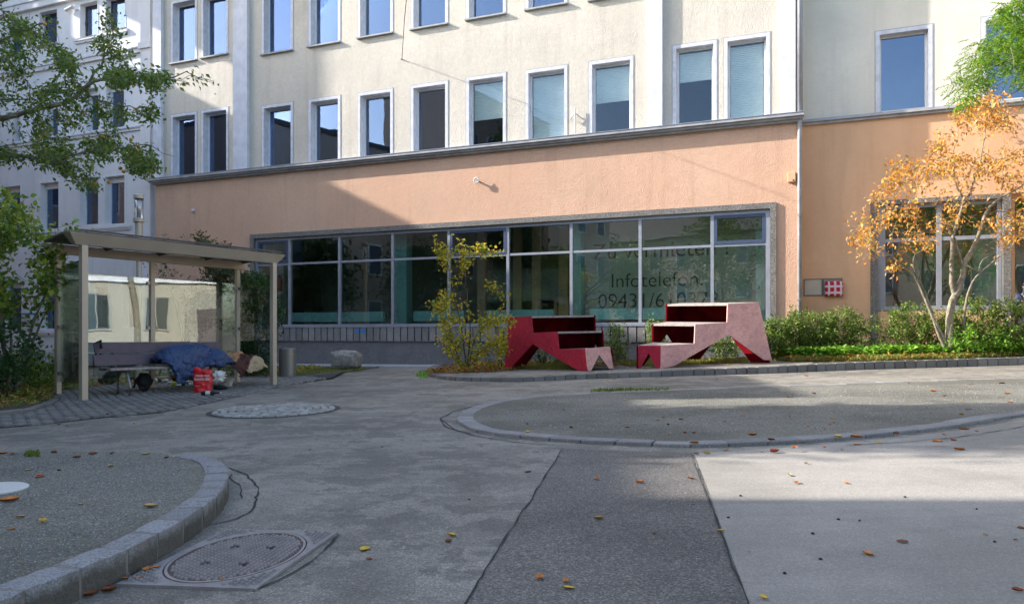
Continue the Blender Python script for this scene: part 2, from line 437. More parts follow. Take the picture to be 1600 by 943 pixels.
def resample(pts, step):
    P = [np.array(p, float) for p in pts]; d = [0]
    for a, b in zip(P, P[1:]): d.append(d[-1] + np.linalg.norm(b - a))
    n = max(1, int(round(d[-1] / step))); P = np.array(P)
    return [np.array([np.interp(k * d[-1] / n, d, P[:, j]) for j in range(P.shape[1])]) for k in range(n + 1)]

# ------------------------------------------------------------------ ground and road
g = sheet('ground', [(-160, -160), (160, -160), (160, 160), (-160, 160)], -0.004, M['soil'])
road = sheet('road', [(-60, -45), (60, -45), (60, 17.2), (8, 17.2), (0, 20), (-1.5, 23.3), (-8.5, 25.7), (-60, 32)], 0.0, M['asph'])
strip_px = [(880, 701), (728, 943), (600, 1150), (1260, 1150), (1165, 943), (1130, 850), (1100, 765), (1078, 708)]
sp = [G(*p)[:2] for p in strip_px]
sheet('asphalt_repair_strip', sp, 0.004, M['asphd'])
right_px = [(1084, 708), (1106, 765), (1136, 850), (1171, 943), (1270, 1150), (2300, 1150), (2300, 690), (1600, 655), (1500, 672), (1400, 684), (1250, 697), (1160, 704)]
sheet('pale_asphalt_field', [G(*p)[:2] for p in right_px], 0.004, M['asphl'])

def ribbon(name, pxs, w, dz, mat, jit=0.25, parent=None, n=6):
    pts = [G(*p) for p in pxs]; pts = resample(smoothline([(p.x, p.y) for p in pts], n), 0.07)
    bm = bmesh.new(); prev = None
    for i, p in enumerate(pts):
        a = pts[max(i - 1, 0)]; b = pts[min(i + 1, len(pts) - 1)]; d = (b - a) / (np.linalg.norm(b - a) + 1e-9)
        nrm = np.array([-d[1], d[0]]); ww = w * (.75 + .9 * noise.noise(Vector((i * .31, pxs[0][0], 2)))) * (0.3 if i in (0, len(pts) - 1) else 1)
        q = p + nrm * (noise.noise(Vector((i * .16, pxs[0][1], 7))) * jit * .16 + noise.noise(Vector((i * .7, pxs[0][1], 3))) * jit * .05)
        l = q + nrm * ww / 2; r = q - nrm * ww / 2
        v = [bm.verts.new((l[0], l[1], gz(l[0]) + dz)), bm.verts.new((r[0], r[1], gz(r[0]) + dz))]
        if prev: bm.faces.new((prev[0], prev[1], v[1], v[0]))
        prev = v
    me = bpy.data.meshes.new(name); bm.to_mesh(me); bm.free(); me.materials.append(mat)
    ob = bpy.data.objects.new(name, me); COL.objects.link(ob); ob['kind'] = 'structure'; return ob
ribbon('pavement_crack', [(880, 701), (805, 818), (728, 943), (640, 1080)], 0.012, 0.008, M['crack'], 0.12)
ribbon('pavement_crack', [(1080, 708), (1102, 765), (1133, 850), (1168, 943), (1220, 1050)], 0.011, 0.009, M['crack'], 0.1)
ribbon('pavement_crack', [(740, 678), (700, 668), (690, 655), (712, 642), (770, 628), (840, 621), (960, 615)], 0.025, 0.005, M['crack'], 0.15)
ribbon('pavement_crack', [(690, 655), (720, 675), (800, 690), (880, 697)], 0.02, 0.005, M['crack'], 0.15)
ribbon('pavement_crack', [(357, 730), (390, 745), (402, 762), (395, 790), (370, 812), (322, 824)], 0.016, 0.005, M['crack'], 0.35)
ribbon('pavement_crack', [(362, 740), (378, 765), (376, 780)], 0.01, 0.005, M['crack'], 0.3)
ribbon('pavement_crack', [(530, 836), (500, 868), (440, 905), (395, 925)], 0.012, 0.005, M['crack'], 0.3)
ribbon('pavement_crack', [(480, 645), (600, 645), (690, 645)], 0.02, 0.005, M['crack'], 0.3)
ribbon('pavement_crack', [(1320, 697), (1430, 690), (1520, 680), (1600, 667)], 0.015, 0.009, M['crack'], 0.2)

# ------------------------------------------------------------------ kerb stones
def stone_mesh(name, l, w, h, mat, seed, bev=0.012):
    r = random.Random(seed); bm = bmesh.new(); bmesh.ops.create_cube(bm, size=1)
    for v in bm.verts:
        v.co.x *= l; v.co.y *= w; v.co.z = (v.co.z - 0.5) * h
        v.co += Vector((r.uniform(-1, 1) * l * 0.025, r.uniform(-1, 1) * w * 0.035, r.uniform(-1, 1) * h * 0.02))
    bmesh.ops.bevel(bm, geom=bm.edges[:] , offset=bev, segments=1, affect='EDGES', profile=0.6)
    me = bpy.data.meshes.new(name); bm.to_mesh(me); bm.free(); me.materials.append(mat); return me
def rough_stone(name, l, w, h, mat, seed):
    bm = bmesh.new(); bmesh.ops.create_cube(bm, size=1); bmesh.ops.subdivide_edges(bm, edges=bm.edges[:], cuts=4, use_grid_fill=True)
    for v in bm.verts:
        x, y, z = v.co; e = sorted((abs(x), abs(y), abs(z)))
        v.co.x *= l; v.co.y *= w; v.co.z = (v.co.z - 0.5) * h
        edge = 1.0 if e[1] > .49 else .35
        n_ = noise.noise_vector(Vector((v.co.x * 11 + seed * 5, v.co.y * 11, v.co.z * 11))); v.co += n_ * .007 * (1 if abs(z - .5) > .01 else .5)
        if e[1] > .49: v.co -= Vector((x * l * .03, y * w * .07, z * h * .03 + abs(n_.z) * .012))
    me = bpy.data.meshes.new(name); bm.to_mesh(me); bm.free(); me.materials.append(mat); return me
def kerb_line(pts, stone_len, width, top, height, mat, name, label_parent, gap=0.012, inward=1, bev=0.012, zf=None):
    """stones along a plan polyline (its outer edge); the stones lie to the left of the direction times inward"""
    par = bpy.data.objects.new(name, None); COL.objects.link(par); par['kind'] = 'structure'; ORG[par.name] = Vector((0, 0, 0))
    vs = [stone_mesh('kerb_stone', stone_len - gap, width, height, mat, i, bev) for i in range(6)]
    if name == 'near_island_kerb': vs = [rough_stone('kerb_stone', stone_len - gap, width, height, mat, i) for i in range(8)]
    P = resample(pts, stone_len)
    for i in range(len(P) - 1):
        a, b = P[i], P[i + 1]; d = b - a; L = np.linalg.norm(d); d = d / L; nr = np.array([-d[1], d[0]]) * inward
        c = (a + b) / 2 + nr * width / 2
        z = gz(c[0]) + (top(c[0]) if callable(top) else top) + random.uniform(-0.004, 0.004)
        sl_ = (gz(b[0]) - gz(a[0])) / L
        inst(random.choice(vs), 'kerb_stone', (c[0], c[1], z), math.atan2(d[1], d[0]), (L / stone_len, 1, 1), par, ry=-sl_)
    return par
# planting island kerb (sculptures and hedge)
kp = [(760, 566), (715, 568), (686, 572), (668, 579), (668, 586), (682, 591), (710, 594.5), (760, 596), (820, 596), (919, 592), (1060, 587.5), (1206, 583), (1360, 577), (1600, 570), (1900, 562)]
kpts = [G(*p) for p in kp]
isl = smoothline([(p.x, p.y) for p in kpts], 6)
kerb_line(isl, 0.235, 0.16, kerb_h, 0.3, M['kerb'], 'planting_bed_kerb', '', inward=1)
def offset(pl, d):
    out = []
    for i in range(len(pl)):
        a = pl[max(i - 1, 0)]; b = pl[min(i + 1, len(pl) - 1)]; t = (b - a) / (np.linalg.norm(b - a) + 1e-9)
        out.append(pl[i] + np.array([-t[1], t[0]]) * d)
    return out
inn = offset(isl, 0.08)
bedtop = [tuple(p) for p in inn] + [(16.0, 17.0), (7.9, 20.0), (2.0, 22.2), (-0.9, 23.0)]
sheet('planting_bed', bedtop, lambda x: kerb_h(x) - 0.012, M['soil'])
foot = [tuple(p) for p in resample([tuple(q) for q in inn[14:]], 0.4) if p[0] < 6.9]
fb = offset([np.array(p) for p in foot], 1.15)
asph_px = [(720, 585), (800, 579), (870, 574), (1200, 566), (1290, 561)]
sheet('bed_asphalt_margin', foot + [G(1275, 563, kerb_h)[:2], G(1206, 560, kerb_h)[:2], G(1060, 569, kerb_h)[:2], G(985, 573, kerb_h)[:2], G(960, 565, kerb_h)[:2], G(935, 572, kerb_h)[:2], G(800, 577, kerb_h)[:2], G(765, 574, kerb_h)[:2], G(735, 582, kerb_h)[:2]], lambda x: kerb_h(x) - 0.007, M['asph'])

# gravel island on the right with a flush stone edge
ro = [(1900, 590), (1600, 593), (1440, 597), (1250, 604), (1100, 609), (1000, 613), (900, 617), (830, 622), (770, 630), (730, 642), (714, 655), (724, 667), (760, 679), (870, 690), (1000, 697), (1100, 699), (1250, 693), (1400, 680), (1500, 667), (1600, 651), (1900, 615)]
rop = smoothline([G(*p)[:2] for p in ro], 5)
kerb_line(rop, 0.33, 0.19, 0.035, 0.12, M['kerbl'], 'gravel_island_edging', '', inward=1, bev=0.008)
sheet('gravel_island', [tuple(p) for p in offset(rop, 0.17)], 0.03, M['gravel'])

# near left island with a raised kerb
lt = 0.125
lo_px = [(-60, 962), (20, 927), (47, 916), (134, 882), (204, 854), (254, 827), (298, 803), (342, 771), (357, 746), (354, 726), (335, 713), (300, 707)]
lo = smoothline([G(p[0], p[1], lt)[:2] for p in lo_px], 6)
lo = [np.array(p) for p in lo]
kerb_line(lo, 0.26, 0.15, lt, 0.3, M['kerbn'], 'near_island_kerb', '', inward=1, bev=0.014)
back = [(250, 704), (150, 702), (0, 704), (-300, 707), (-300, 1000), (-60, 1000)]
sheet('near_gravel_island', [tuple(p) for p in offset(lo, 0.14)] + [tuple(G(p[0], p[1], lt)[:2]) for p in back], lt - 0.012, M['gravel'], thick=0.12)
mo = offset(lo, 0.008)
mb = MB()   # mortar fillet under the joints, continuous behind the stones
for a, b in zip(mo, mo[1:]):
    n_ = np.array([-(b - a)[1], (b - a)[0]]); n_ = n_ / (np.linalg.norm(n_) + 1e-9) * 0.13
    za, zb = gz(a[0]), gz(b[0])
    mb.hexa([(a[0], a[1], za - .1), (b[0], b[1], zb - .1), (b[0] + n_[0], b[1] + n_[1], zb - .1), (a[0] + n_[0], a[1] + n_[1], za - .1),
             (a[0], a[1], za + lt - .008), (b[0], b[1], zb + lt - .008), (b[0] + n_[0], b[1] + n_[1], zb + lt - .008), (a[0] + n_[0], a[1] + n_[1], za + lt - .008)])
tag(mb.build('kerb_mortar', M['mortar']), kind='structure')

# near-left round lid in gravel
c = G(-12, 762, lt)
o = MB().lathe(c + Vector((0, 0, -0.02)), [(0.185, 0), (0.185, 0.018), (0.175, 0.024)], 28).build('drain_cover', M['concrete'], origin=c)
o.data.materials[0] = M['whitep']; tag(o, 'round pale concrete lid lying in the gravel island at the left edge', 'lid')

# ------------------------------------------------------------------ manhole
F4 = [G(181, 914, .004), G(354, 828, .004), G(528, 832, .004), G(399, 922, .004)]
cen = sum(F4, Vector()) / 4
e1 = (F4[1] - F4[0] + F4[2] - F4[3]) / 4; e2 = (F4[3] - F4[0] + F4[2] - F4[1]) / 4
RR = .9
def mp_(u, v, z=0.0):
    p = cen + e1 * u + e2 * v; return Vector((p.x, p.y, gz(p.x) + z))
mh = thing('manhole', 'square manhole frame with round patterned iron cover by the near kerb', 'manhole', (cen.x, cen.y, gz(cen.x)))
n = 48; m = MB(); vs = []
for kind_, z in ((0, -.02), (0, .012), (1, .012), (1, -.01)):
    for k in range(n):
        a = 2 * math.pi * k / n; c_, s_ = math.cos(a), math.sin(a)
        q = (RR + .02) if kind_ == 0 else 1.0 / max(abs(c_), abs(s_))
        vs.append(mp_(c_ * q, s_ * q, z))
m.add(vs, [(j * n + k, j * n + (k + 1) % n, (j + 1) * n + (k + 1) % n, (j + 1) * n + k) for j in range(3) for k in range(n)]).build('frame', M['concrete'], mh)
vs = []
for q, z in ((RR, -.02), (RR, .007)): vs += [mp_(q * math.cos(2 * math.pi * k / n), q * math.sin(2 * math.pi * k / n), z) for k in range(n)]
MB().add(vs, [(k, (k + 1) % n, n + (k + 1) % n, n + k) for k in range(n)] + [tuple(range(n, 2 * n))]).build('cover', M['irond'], mh)
vs = []
for q, z in ((RR, .0072), (RR, .0135), (RR - .035, .0135), (RR - .035, .0072)): vs += [mp_(q * math.cos(2 * math.pi * k / n), q * math.sin(2 * math.pi * k / n), z) for k in range(n)]
MB().add(vs, [(j * n + k, j * n + (k + 1) % n, (j + 1) * n + (k + 1) % n, (j + 1) * n + k) for j in range(3) for k in range(n)]).build('cover_rim', M['iron'], mh)
def studs(test, zb, nm, mat, su=.066, sv=.082):
    m = MB()
    for i in range(-15, 16):
        for j in range(-13, 14):
            u, v = i * su + (su / 2 if j % 2 else 0), j * sv
            if not test(u, v): continue
            def ring(k, z): return [mp_(u + a * su * k, v + b * sv * k, z) for a, b in ((.5, 0), (0, .5), (-.5, 0), (0, -.5))]
            m.add(ring(.94, zb) + ring(.5, zb + .009), [(4, 5, 6, 7), (0, 1, 5, 4), (1, 2, 6, 5), (2, 3, 7, 6), (3, 0, 4, 7)])
            m.add([mp_(u + su * a, v + sv * b, zb + z) for a, b, z in ((.5, .34, 0), (.66, .5, 0), (.5, .66, 0), (.34, .5, 0), (.5, .5, .004))], [(0, 1, 4), (1, 2, 4), (2, 3, 4), (3, 0, 4)])
    tag(m.build(nm, mat, mh), kind='stuff')
HO = [(.3, .3), (-.3, .3), (.3, -.3), (-.3, -.3)]
studs(lambda u, v: math.hypot(u, v) < RR - .08 and min(math.hypot(u - a, v - b) for a, b in HO) > .06, .0075, 'stud_pattern', M['iron'])
studs(lambda u, v: math.hypot(u, v) > RR + .1 and max(abs(u), abs(v)) < .93, .0125, 'frame_stud_pattern', M['concrete'])
for a, b in HO:
    m = MB(); m.add([mp_(a + .05 * math.cos(k), b + .035 * math.sin(k), .0095) for k in [2 * math.pi * i / 10 for i in range(10)]], [tuple(range(10))]); m.build('lifting_hole', M['crack'], mh)

# ------------------------------------------------------------------ round patch of setts
pc = (G(430, 641)); pc = Vector((pc.x, pc.y, 0)); PR = 0.84
sheet('sett_bedding', [(pc.x + PR * 1.03 * math.cos(a * math.pi / 20), pc.y + PR * 1.03 * 1.12 * math.sin(a * math.pi / 20)) for a in range(40)], 0.004, M['grout'])
circ = bpy.data.objects.new('round_sett_paving', None); COL.objects.link(circ); circ['kind'] = 'structure'; ORG[circ.name] = Vector()
sm = [stone_mesh('paving_sett', 0.12, 0.088, 0.06, M['sett'], 40 + i, 0.012) for i in range(5)]
r = 0.05
while r < PR:
    k = max(1, int(2 * math.pi * r / 0.135)); ph = random.random()
    for j in range(k):
        a = 2 * math.pi * (j + ph) / k; x = pc.x + r * math.cos(a); y = pc.y + r * 1.12 * math.sin(a)
        inst(random.choice(sm), 'paving_sett', (x, y, gz(x) + 0.022 + random.uniform(-.004, .004)), a + math.pi / 2 + random.uniform(-.08, .08), (random.uniform(.88, 1.04), random.uniform(.88, 1.02), 1), circ)
    r += 0.1

# ------------------------------------------------------------------ shelter floor cobbles
cob_px = [(-40, 672), (60, 664), (160, 653), (250, 645), (330, 629), (400, 613), (440, 603), (520, 592), (540, 582), (440, 590), (340, 588), (240, 590), (150, 592), (60, 604), (95, 622), (60, 640), (-40, 655)]
cp = [G(*p) for p in cob_px]; cpoly = [(p.x, p.y) for p in cp]
def inside(x, y, poly):
    r_ = False; j = len(poly) - 1
    for i in range(len(poly)):
        xi, yi = poly[i]; xj, yj = poly[j]
        if (yi > y) != (yj > y) and x < (xj - xi) * (y - yi) / (yj - yi) + xi: r_ = not r_
        j = i
    return r_
def cobz(x, y):   # cobbles rise a little towards the back of the shelter
    t_ = (x + 6.83) * -0.854 + (y - 11.73) * 0.52
    return gz(x) + 0.008 + 0.05 * max(0, min(1, t_ / 1.0))
def nsheet(name, poly, zf, mat, step=0.4):
    bm = bmesh.new(); bm.faces.new([bm.verts.new((p[0], p[1], 0)) for p in poly]); bmesh.ops.triangulate(bm, faces=bm.faces)
    for ax_, lo_, hi_ in ((0, min(p[0] for p in poly), max(p[0] for p in poly)), (1, min(p[1] for p in poly), max(p[1] for p in poly))):
        k = lo_ + step
        while k < hi_:
            co = (k, 0, 0) if ax_ == 0 else (0, k, 0); no = (1, 0, 0) if ax_ == 0 else (0, 1, 0)
            bmesh.ops.bisect_plane(bm, geom=bm.verts[:] + bm.edges[:] + bm.faces[:], plane_co=co, plane_no=no); k += step
    for v in bm.verts: v.co.z = zf(v.co.x, v.co.y)
    bmesh.ops.recalc_face_normals(bm, faces=bm.faces)
    for f in bm.faces:
        if f.normal.z < 0: f.normal_flip()
    me = bpy.data.meshes.new(name); bm.to_mesh(me); bm.free(); me.materials.append(mat)
    ob = bpy.data.objects.new(name, me); COL.objects.link(ob); ob['kind'] = 'structure'; return ob
nsheet('cobble_bedding', cpoly, cobz, M['grout'])
cb = bpy.data.objects.new('cobbled_pavement', None); COL.objects.link(cb); cb['kind'] = 'structure'; ORG[cb.name] = Vector()
cd = Vector((0.42, 0.907, 0)); ce = Vector((-0.907, 0.42, 0)); cobs = []
for i in range(-10, 70):
    for j in range(-30, 40):
        p = Vector((-7.2, 11.5, 0)) + cd * (j * 0.155 + (0.07 if i % 2 else 0)) + ce * (i * 0.135 - 2.8)
        if inside(p.x, p.y, cpoly): cobs.append(p)
cobs.sort(key=lambda p: p.length)
sc_ = [stone_mesh('cobble_stone', 0.142, 0.122, 0.09, M['cobble'], 80 + i, 0.018) for i in range(6)]
rest = []
for i, p in enumerate(cobs):
    args = ((p.x, p.y, cobz(p.x, p.y) + 0.024 + random.uniform(-.006, .006)), math.atan2(cd.y, cd.x) + random.uniform(-.08, .08), (random.uniform(.84, 1.0), random.uniform(.84, 1.0), 1))
    if i < 300: inst(random.choice(sc_), 'cobble_stone', *args, cb)
    else: rest.append((random.choice(sc_), args))
if rest:
    bm = bmesh.new()
    for me, (loc, rz, scl) in rest:
        t = bmesh.new(); t.from_mesh(me); bmesh.ops.transform(t, matrix=Matrix.Translation(loc) @ Matrix.Rotation(rz, 4, 'Z') @ Matrix.Diagonal((*scl, 1)), verts=t.verts)
        tm = bpy.data.meshes.new('t'); t.to_mesh(tm); t.free(); bm.from_mesh(tm); bpy.data.meshes.remove(tm)
    me = bpy.data.meshes.new('far_cobbles'); bm.to_mesh(me); bm.free(); me.materials.append(M['cobble'])
    o = bpy.data.objects.new('far_cobbles', me); COL.objects.link(o); o.parent = cb; o['kind'] = 'stuff'
# left planting bed with its kerb
lb = smoothline([G(p[0], p[1], .06)[:2] for p in [(-120, 655), (0, 645), (45, 640), (85, 627), (97, 615), (88, 605), (60, 600)]], 5)
kerb_line(lb, 0.4, 0.1, 0.075, 0.25, M['kerb'], 'left_bed_kerb', '', inward=1)
sheet('left_planting_bed', [tuple(p) for p in offset(lb, 0.08)] + [(-9.8, 17), (-8, 22), (-10, 26.5), (-40, 30), (-40, 9)], 0.06, M['soil'])
# narrow bed behind the bin
bb = smoothline([G(*p)[:2] for p in [(420, 600), (470, 592), (520, 585), (570, 577), (600, 574)]], 5)
kerb_line(bb, 0.4, 0.1, 0.06, 0.2, M['kerb'], 'bin_bed_kerb', '', inward=1)
sheet('bin_planting_bed', [tuple(p) for p in offset(bb, 0.06)] + [(-4.3, 23.3), (-7.5, 24.4), (-9.5, 21), (-8.2, 17)], 0.045, M['soil'])
# pale footway along the facade
pv = [fp(sx(395), 0.05, 0), fp(sx(395), 2.2, 0), fp(-4.5, 1.7, 0), fp(0.5, 1.6, 0), fp(3.2, 1.55, 0), fp(3.2, 0.05, 0)]
sheet('footway', [(p.x, p.y) for p in pv], 0.055, M['paving'], thick=0.1)

# ------------------------------------------------------------------ facade helpers
def wall(parent, name, s0, s1, z0, z1, ops, w, th, mat):
    ss = sorted(set([s0, s1] + [v for o in ops for v in o[:2] if s0 < v < s1])); zs = sorted(set([z0, z1] + [v for o in ops for v in o[2:4] if z0 < v < z1]))
    m = MB()
    def hole(a, b):
        if a < s0 or a > s1 or b < z0 or b > z1: return None
        return any(o[0] < a < o[1] and o[2] < b < o[3] for o in ops)
    for i in range(len(ss) - 1):
        for j in range(len(zs) - 1):
            a, b, c_, d = ss[i], ss[i + 1], zs[j], zs[j + 1]
            if hole((a + b) / 2, (c_ + d) / 2): continue
            m.add([fp(a, w, c_), fp(b, w, c_), fp(b, w, d), fp(a, w, d)], [(0, 1, 2, 3)])
            m.add([fp(a, w - th, c_), fp(b, w - th, c_), fp(b, w - th, d), fp(a, w - th, d)], [(3, 2, 1, 0)])
            for (da, db, q) in ((-1, 0, (a, a, c_, d)), (1, 0, (b, b, c_, d)), (0, -1, (a, b, c_, c_)), (0, 1, (a, b, d, d))):
                na = a - .001 if da < 0 else (b + .001 if da > 0 else (a + b) / 2); nb = c_ - .001 if db < 0 else (d + .001 if db > 0 else (c_ + d) / 2)
                if hole(na, nb) is not False:
                    m.add([fp(q[0], w, q[2]), fp(q[1], w, q[3]), fp(q[1], w - th, q[3]), fp(q[0], w - th, q[2])], [(0, 1, 2, 3)])
    return m.build(name, mat, parent, fix=False)
def window(parent, s0, s1, z0, z1, w, kind='white', blind=0.0, depth=0.2, band=0.1, sill=True, mat_s=None, glassm=None, topbox=0.0, split=False):
    """surround band, reveal set back by depth, frame, pane and blind; s0..z1 is the outer edge of the surround"""
    fm = M['whiteframe'] if kind == 'white' else M['brownframe']
    a0, a1, c0, c1 = s0 + band, s1 - band, z0 + (0 if not sill else 0.0), z1 - band
    wf = w - depth; fw = 0.055
    m = MB()   # the frame is the window's own mesh
    m.fbox(a0, a0 + fw, wf - .05, wf + .02, c0, c1); m.fbox(a1 - fw, a1, wf - .05, wf + .02, c0, c1)
    m.fbox(a0 + fw, a1 - fw, wf - .05, wf + .02, c1 - fw, c1); m.fbox(a0 + fw, a1 - fw, wf - .05, wf + .02, c0, c0 + fw)
    if split: m.fbox((a0 + a1) / 2 - .03, (a0 + a1) / 2 + .03, wf - .05, wf + .018, c0 + fw, c1 - fw)
    win = m.build('window', fm, parent)
    MB().fbox(a0 + fw, a1 - fw, wf - .012, wf - .004, c0 + fw, c1 - fw).build('pane', glassm or M['glass'], win)
    if blind > 0:
        m = MB(); zb = c1 - fw - (c1 - c0 - 2 * fw) * blind; k = 26; zt = c1 - fw - .02
        k = max(4, int((zt - zb) / 0.05))
        for i in range(k):
            za = zb + (zt - zb) * i / k; zc = zb + (zt - zb) * (i + 1) / k; zm = (za + zc) / 2
            m.add([fp(a0 + fw, wf - .1, za), fp(a1 - fw, wf - .1, za), fp(a1 - fw, wf - .085, zm), fp(a0 + fw, wf - .085, zm), fp(a1 - fw, wf - .1, zc), fp(a0 + fw, wf - .1, zc)], [(0, 1, 2, 3), (3, 2, 4, 5)])
        m.fbox(a0 + fw, a1 - fw, wf - .11, wf - .08, zb - .03, zb); m.build('blind', M['blind'], win, fix=False)
    m = MB(); sm_ = mat_s or M['trim']; e = 0.012
    m.fbox(s0, a0, w - depth, w + e, z0, z1); m.fbox(a1, s1, w - depth, w + e, z0, z1); m.fbox(a0, a1, w - depth, w + e, c1, z1)
    m.build('surround', sm_, win)
    if band > .06:   # narrow dark painted outline round the surround
        m = MB(); l = .022
        m.fbox(s0 - l, s0, w - .02, w + .009, z0, z1 + l); m.fbox(s1, s1 + l, w - .02, w + .009, z0, z1 + l); m.fbox(s0, s1, w - .02, w + .009, z1, z1 + l); m.build('outline_band', M['trimd'], win)
    if sill: MB().fbox(s0 - .02, s1 + .02, w - depth, w + .1, z0 - .05, z0).build('sill', M['trimd'], win)
    MB().fbox(a0 + .015, a0 + .04, wf + .02, wf + .05, (c0 + c1) / 2 - .07, (c0 + c1) / 2 + .07).build('handle', fm, win)
    if topbox: MB().fbox(a0, a1, wf - .02, wf + .05, c1 - topbox, c1 - .002).build('shutter_box', M['whiteframe'], win)
    return win

# ------------------------------------------------------------------ main building
sL, sR = sx(243), sx(1250)
ztop = 15.2
mbd = thing('main_building', 'long cream building with orange ground floor and wide shop window', 'building', tuple(fp((sL + sR) / 2, 0, 0)))
zc1 = zy(640, 241); zc0 = zy(640, 251)          # cornice top and bottom (at its face)
zc1 = zy(800, 221, .27); zc0 = zc1 - 0.2
row1x = [(267, 308, 180), (314.5, 357, 173), (409, 458, 166), (482, 532, 156), (559, 614, 146), (642, 700, 134), (728.5, 790.5, 122), (821, 886.5, 110.5), (920, 989.5, 97), (1051, 1120, 72), (1131, 1203, 60.5)]
row2b = [100, 91, 86, 73.5, 60, 46.5, 31.5, 16, 1.5, None, None]
blinds = [0, 0, 0, 0, 0, 0, .55, .97, .5, .38, .95]
wins = []
for i, (xa, xb, yt) in enumerate(row1x):
    s0, s1 = sx(xa), sx(xb); wins.append((s0, s1, zc1 - .01, zy(xa, yt), blinds[i], 1))
H1 = wins[5][3] - wins[5][2]
for i, (xa, xb, yt) in enumerate(row1x):
    s0, s1 = sx(xa), sx(xb)
    z0 = zy(xa, row2b[i]) if row2b[i] is not None else zy(920, 1.5) + 0.35
    wins.append((s0, s1, z0, z0 + H1 + .1, 0, 2))
shop = (sx(392), sx(1213), zy(451, 511), zy(800, 341.5))
ops_up = [(w_[0] + .05, w_[1] - .05, w_[2] + (.0 if w_[5] == 1 else .02), w_[3] - .05) for w_ in wins]
wall(mbd, 'upper_wall', sL, sR, zc0 + .1, ztop, ops_up, 0, 0.45, M['cream'])
gsh = 0.16
wall(mbd, 'ground_floor_wall', sL, sR, -0.6, zc0 + .098, [(shop[0] + .02, shop[1] - .02, shop[2] - .02, shop[3] - .02)], 0, 0.45, M['orange'])
for w_ in wins: window(mbd, w_[0], w_[1], w_[2], w_[3], 0, blind=w_[4], sill=(w_[5] == 2), depth=.26 if not w_[4] else .2, glassm=M['glassb'] if w_[4] else None)
m = MB()
m.fbox(sL - .1, sR + .05, 0.002, .12, zc0, zc0 + .06); m.fbox(sL - .15, sR + .07, 0.002, .2, zc0 + .06, zc0 + .12); m.fbox(sL - .2, sR + .1, 0.002, .27, zc0 + .12, zc0 + .2)
m.build('cornice', M['trimd'], mbd)
MB().fbox(sL - .21, sR + .11, 0.003, .285, zc0 + .2, zc0 + .215).build('cornice_flashing', M['alu'], mbd)
for xa, xb in ((243, 256), (368, 390), (1015, 1036), (1222, 1243)):
    MB().fbox(sx(xa), sx(xb), .002, .14, zc0 + .215, ztop).build('pilaster', M['pil'], mbd)
m = MB().fbox(sL - .4, sR + .3, -.5, .5, ztop, ztop + .35); m.build('eave', M['trimd'], mbd)
m = MB(); q = [fp(sL, .5, ztop + .35), fp(sR, .5, ztop + .35), fp(sR, -9, ztop + .35), fp(sL, -9, ztop + .35), fp(sL, -4.5, ztop + 4), fp(sR, -4.5, ztop + 4)]
m.add(q, [(0, 1, 5, 4), (2, 3, 4, 5), (0, 4, 3), (1, 2, 5), (0, 3, 2, 1)]).build('roof', M['rooft'], mbd)
# inner walls, floors and sides so that no daylight leaks in
m = MB(); m.fbox(sL, sR, -9.0, -8.7, -0.6, ztop); m.fbox(sL, sL + .3, -8.7, -.45, -.6, ztop); m.fbox(sR - .3, sR, -8.7, -.45, -.6, ztop)
m.build('rear_walls', M['cream2'], mbd)
m = MB(); m.fbox(sL + .3, sR - .3, -8.7, -.451, zc0 - .15, zc0 + .05); m.fbox(sL + .3, sR - .3, -8.7, -.451, ztop - .3, ztop); m.fbox(sL + .3, sR - .3, -8.7, -.451, zy(640, 60), zy(640, 56))
m.build('floors', M['interior'], mbd)
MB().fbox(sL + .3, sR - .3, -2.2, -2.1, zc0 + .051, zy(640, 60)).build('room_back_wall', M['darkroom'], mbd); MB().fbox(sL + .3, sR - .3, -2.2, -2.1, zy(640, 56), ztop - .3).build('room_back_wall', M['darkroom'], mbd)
# shop window
sh0, sh1, sz0, sz1 = shop
m = MB(); bd = .16
m.fbox(sh0, sh1, -.02, .06, sz1 - bd, sz1); m.fbox(sh0, sh0 + bd, -.02, .06, sz0 - .0, sz1 - bd); m.fbox(sh1 - bd, sh1, -.02, .06, -0.4, sz1 - bd)
m.build('granite_surround', M['gran'], mbd)
i0, i1, j0, j1 = sh0 + bd, sh1 - bd, sz0, sz1 - bd
WF = -.1
zt = zy(614, 405.5, WF)
cols = [sx(x, WF) for x in (453, 531, 614, 702, 794, 893, 1000.5, 1113)]
m = MB(); fw = .08
m.fbox(i0, i1, WF - .06, WF + .05, j1 - .1, j1); m.fbox(i0, i1, WF - .06, WF + .08, j0, j0 + .1); m.fbox(i0, i0 + .1, WF - .06, WF + .05, j0 + .1, j1 - .1); m.fbox(i1 - .12, i1, WF - .06, WF + .05, j0 + .1, j1 - .1)
for c_ in cols: m.fbox(c_ - .045, c_ + .045, WF - .06, WF + .045, j0 + .1, j1 - .1)
edges = [i0 + .1] + cols + [i1 - .12]
for a, b in zip(edges, edges[1:]):
    aa = a + (.045 if a in cols else 0); b2 = b - (.045 if b in cols else 0)
    m.fbox(aa, b2, WF - .05, WF + .035, zt - .035, zt + .035)
sw = m.build('shop_window', M['alu'], mbd)
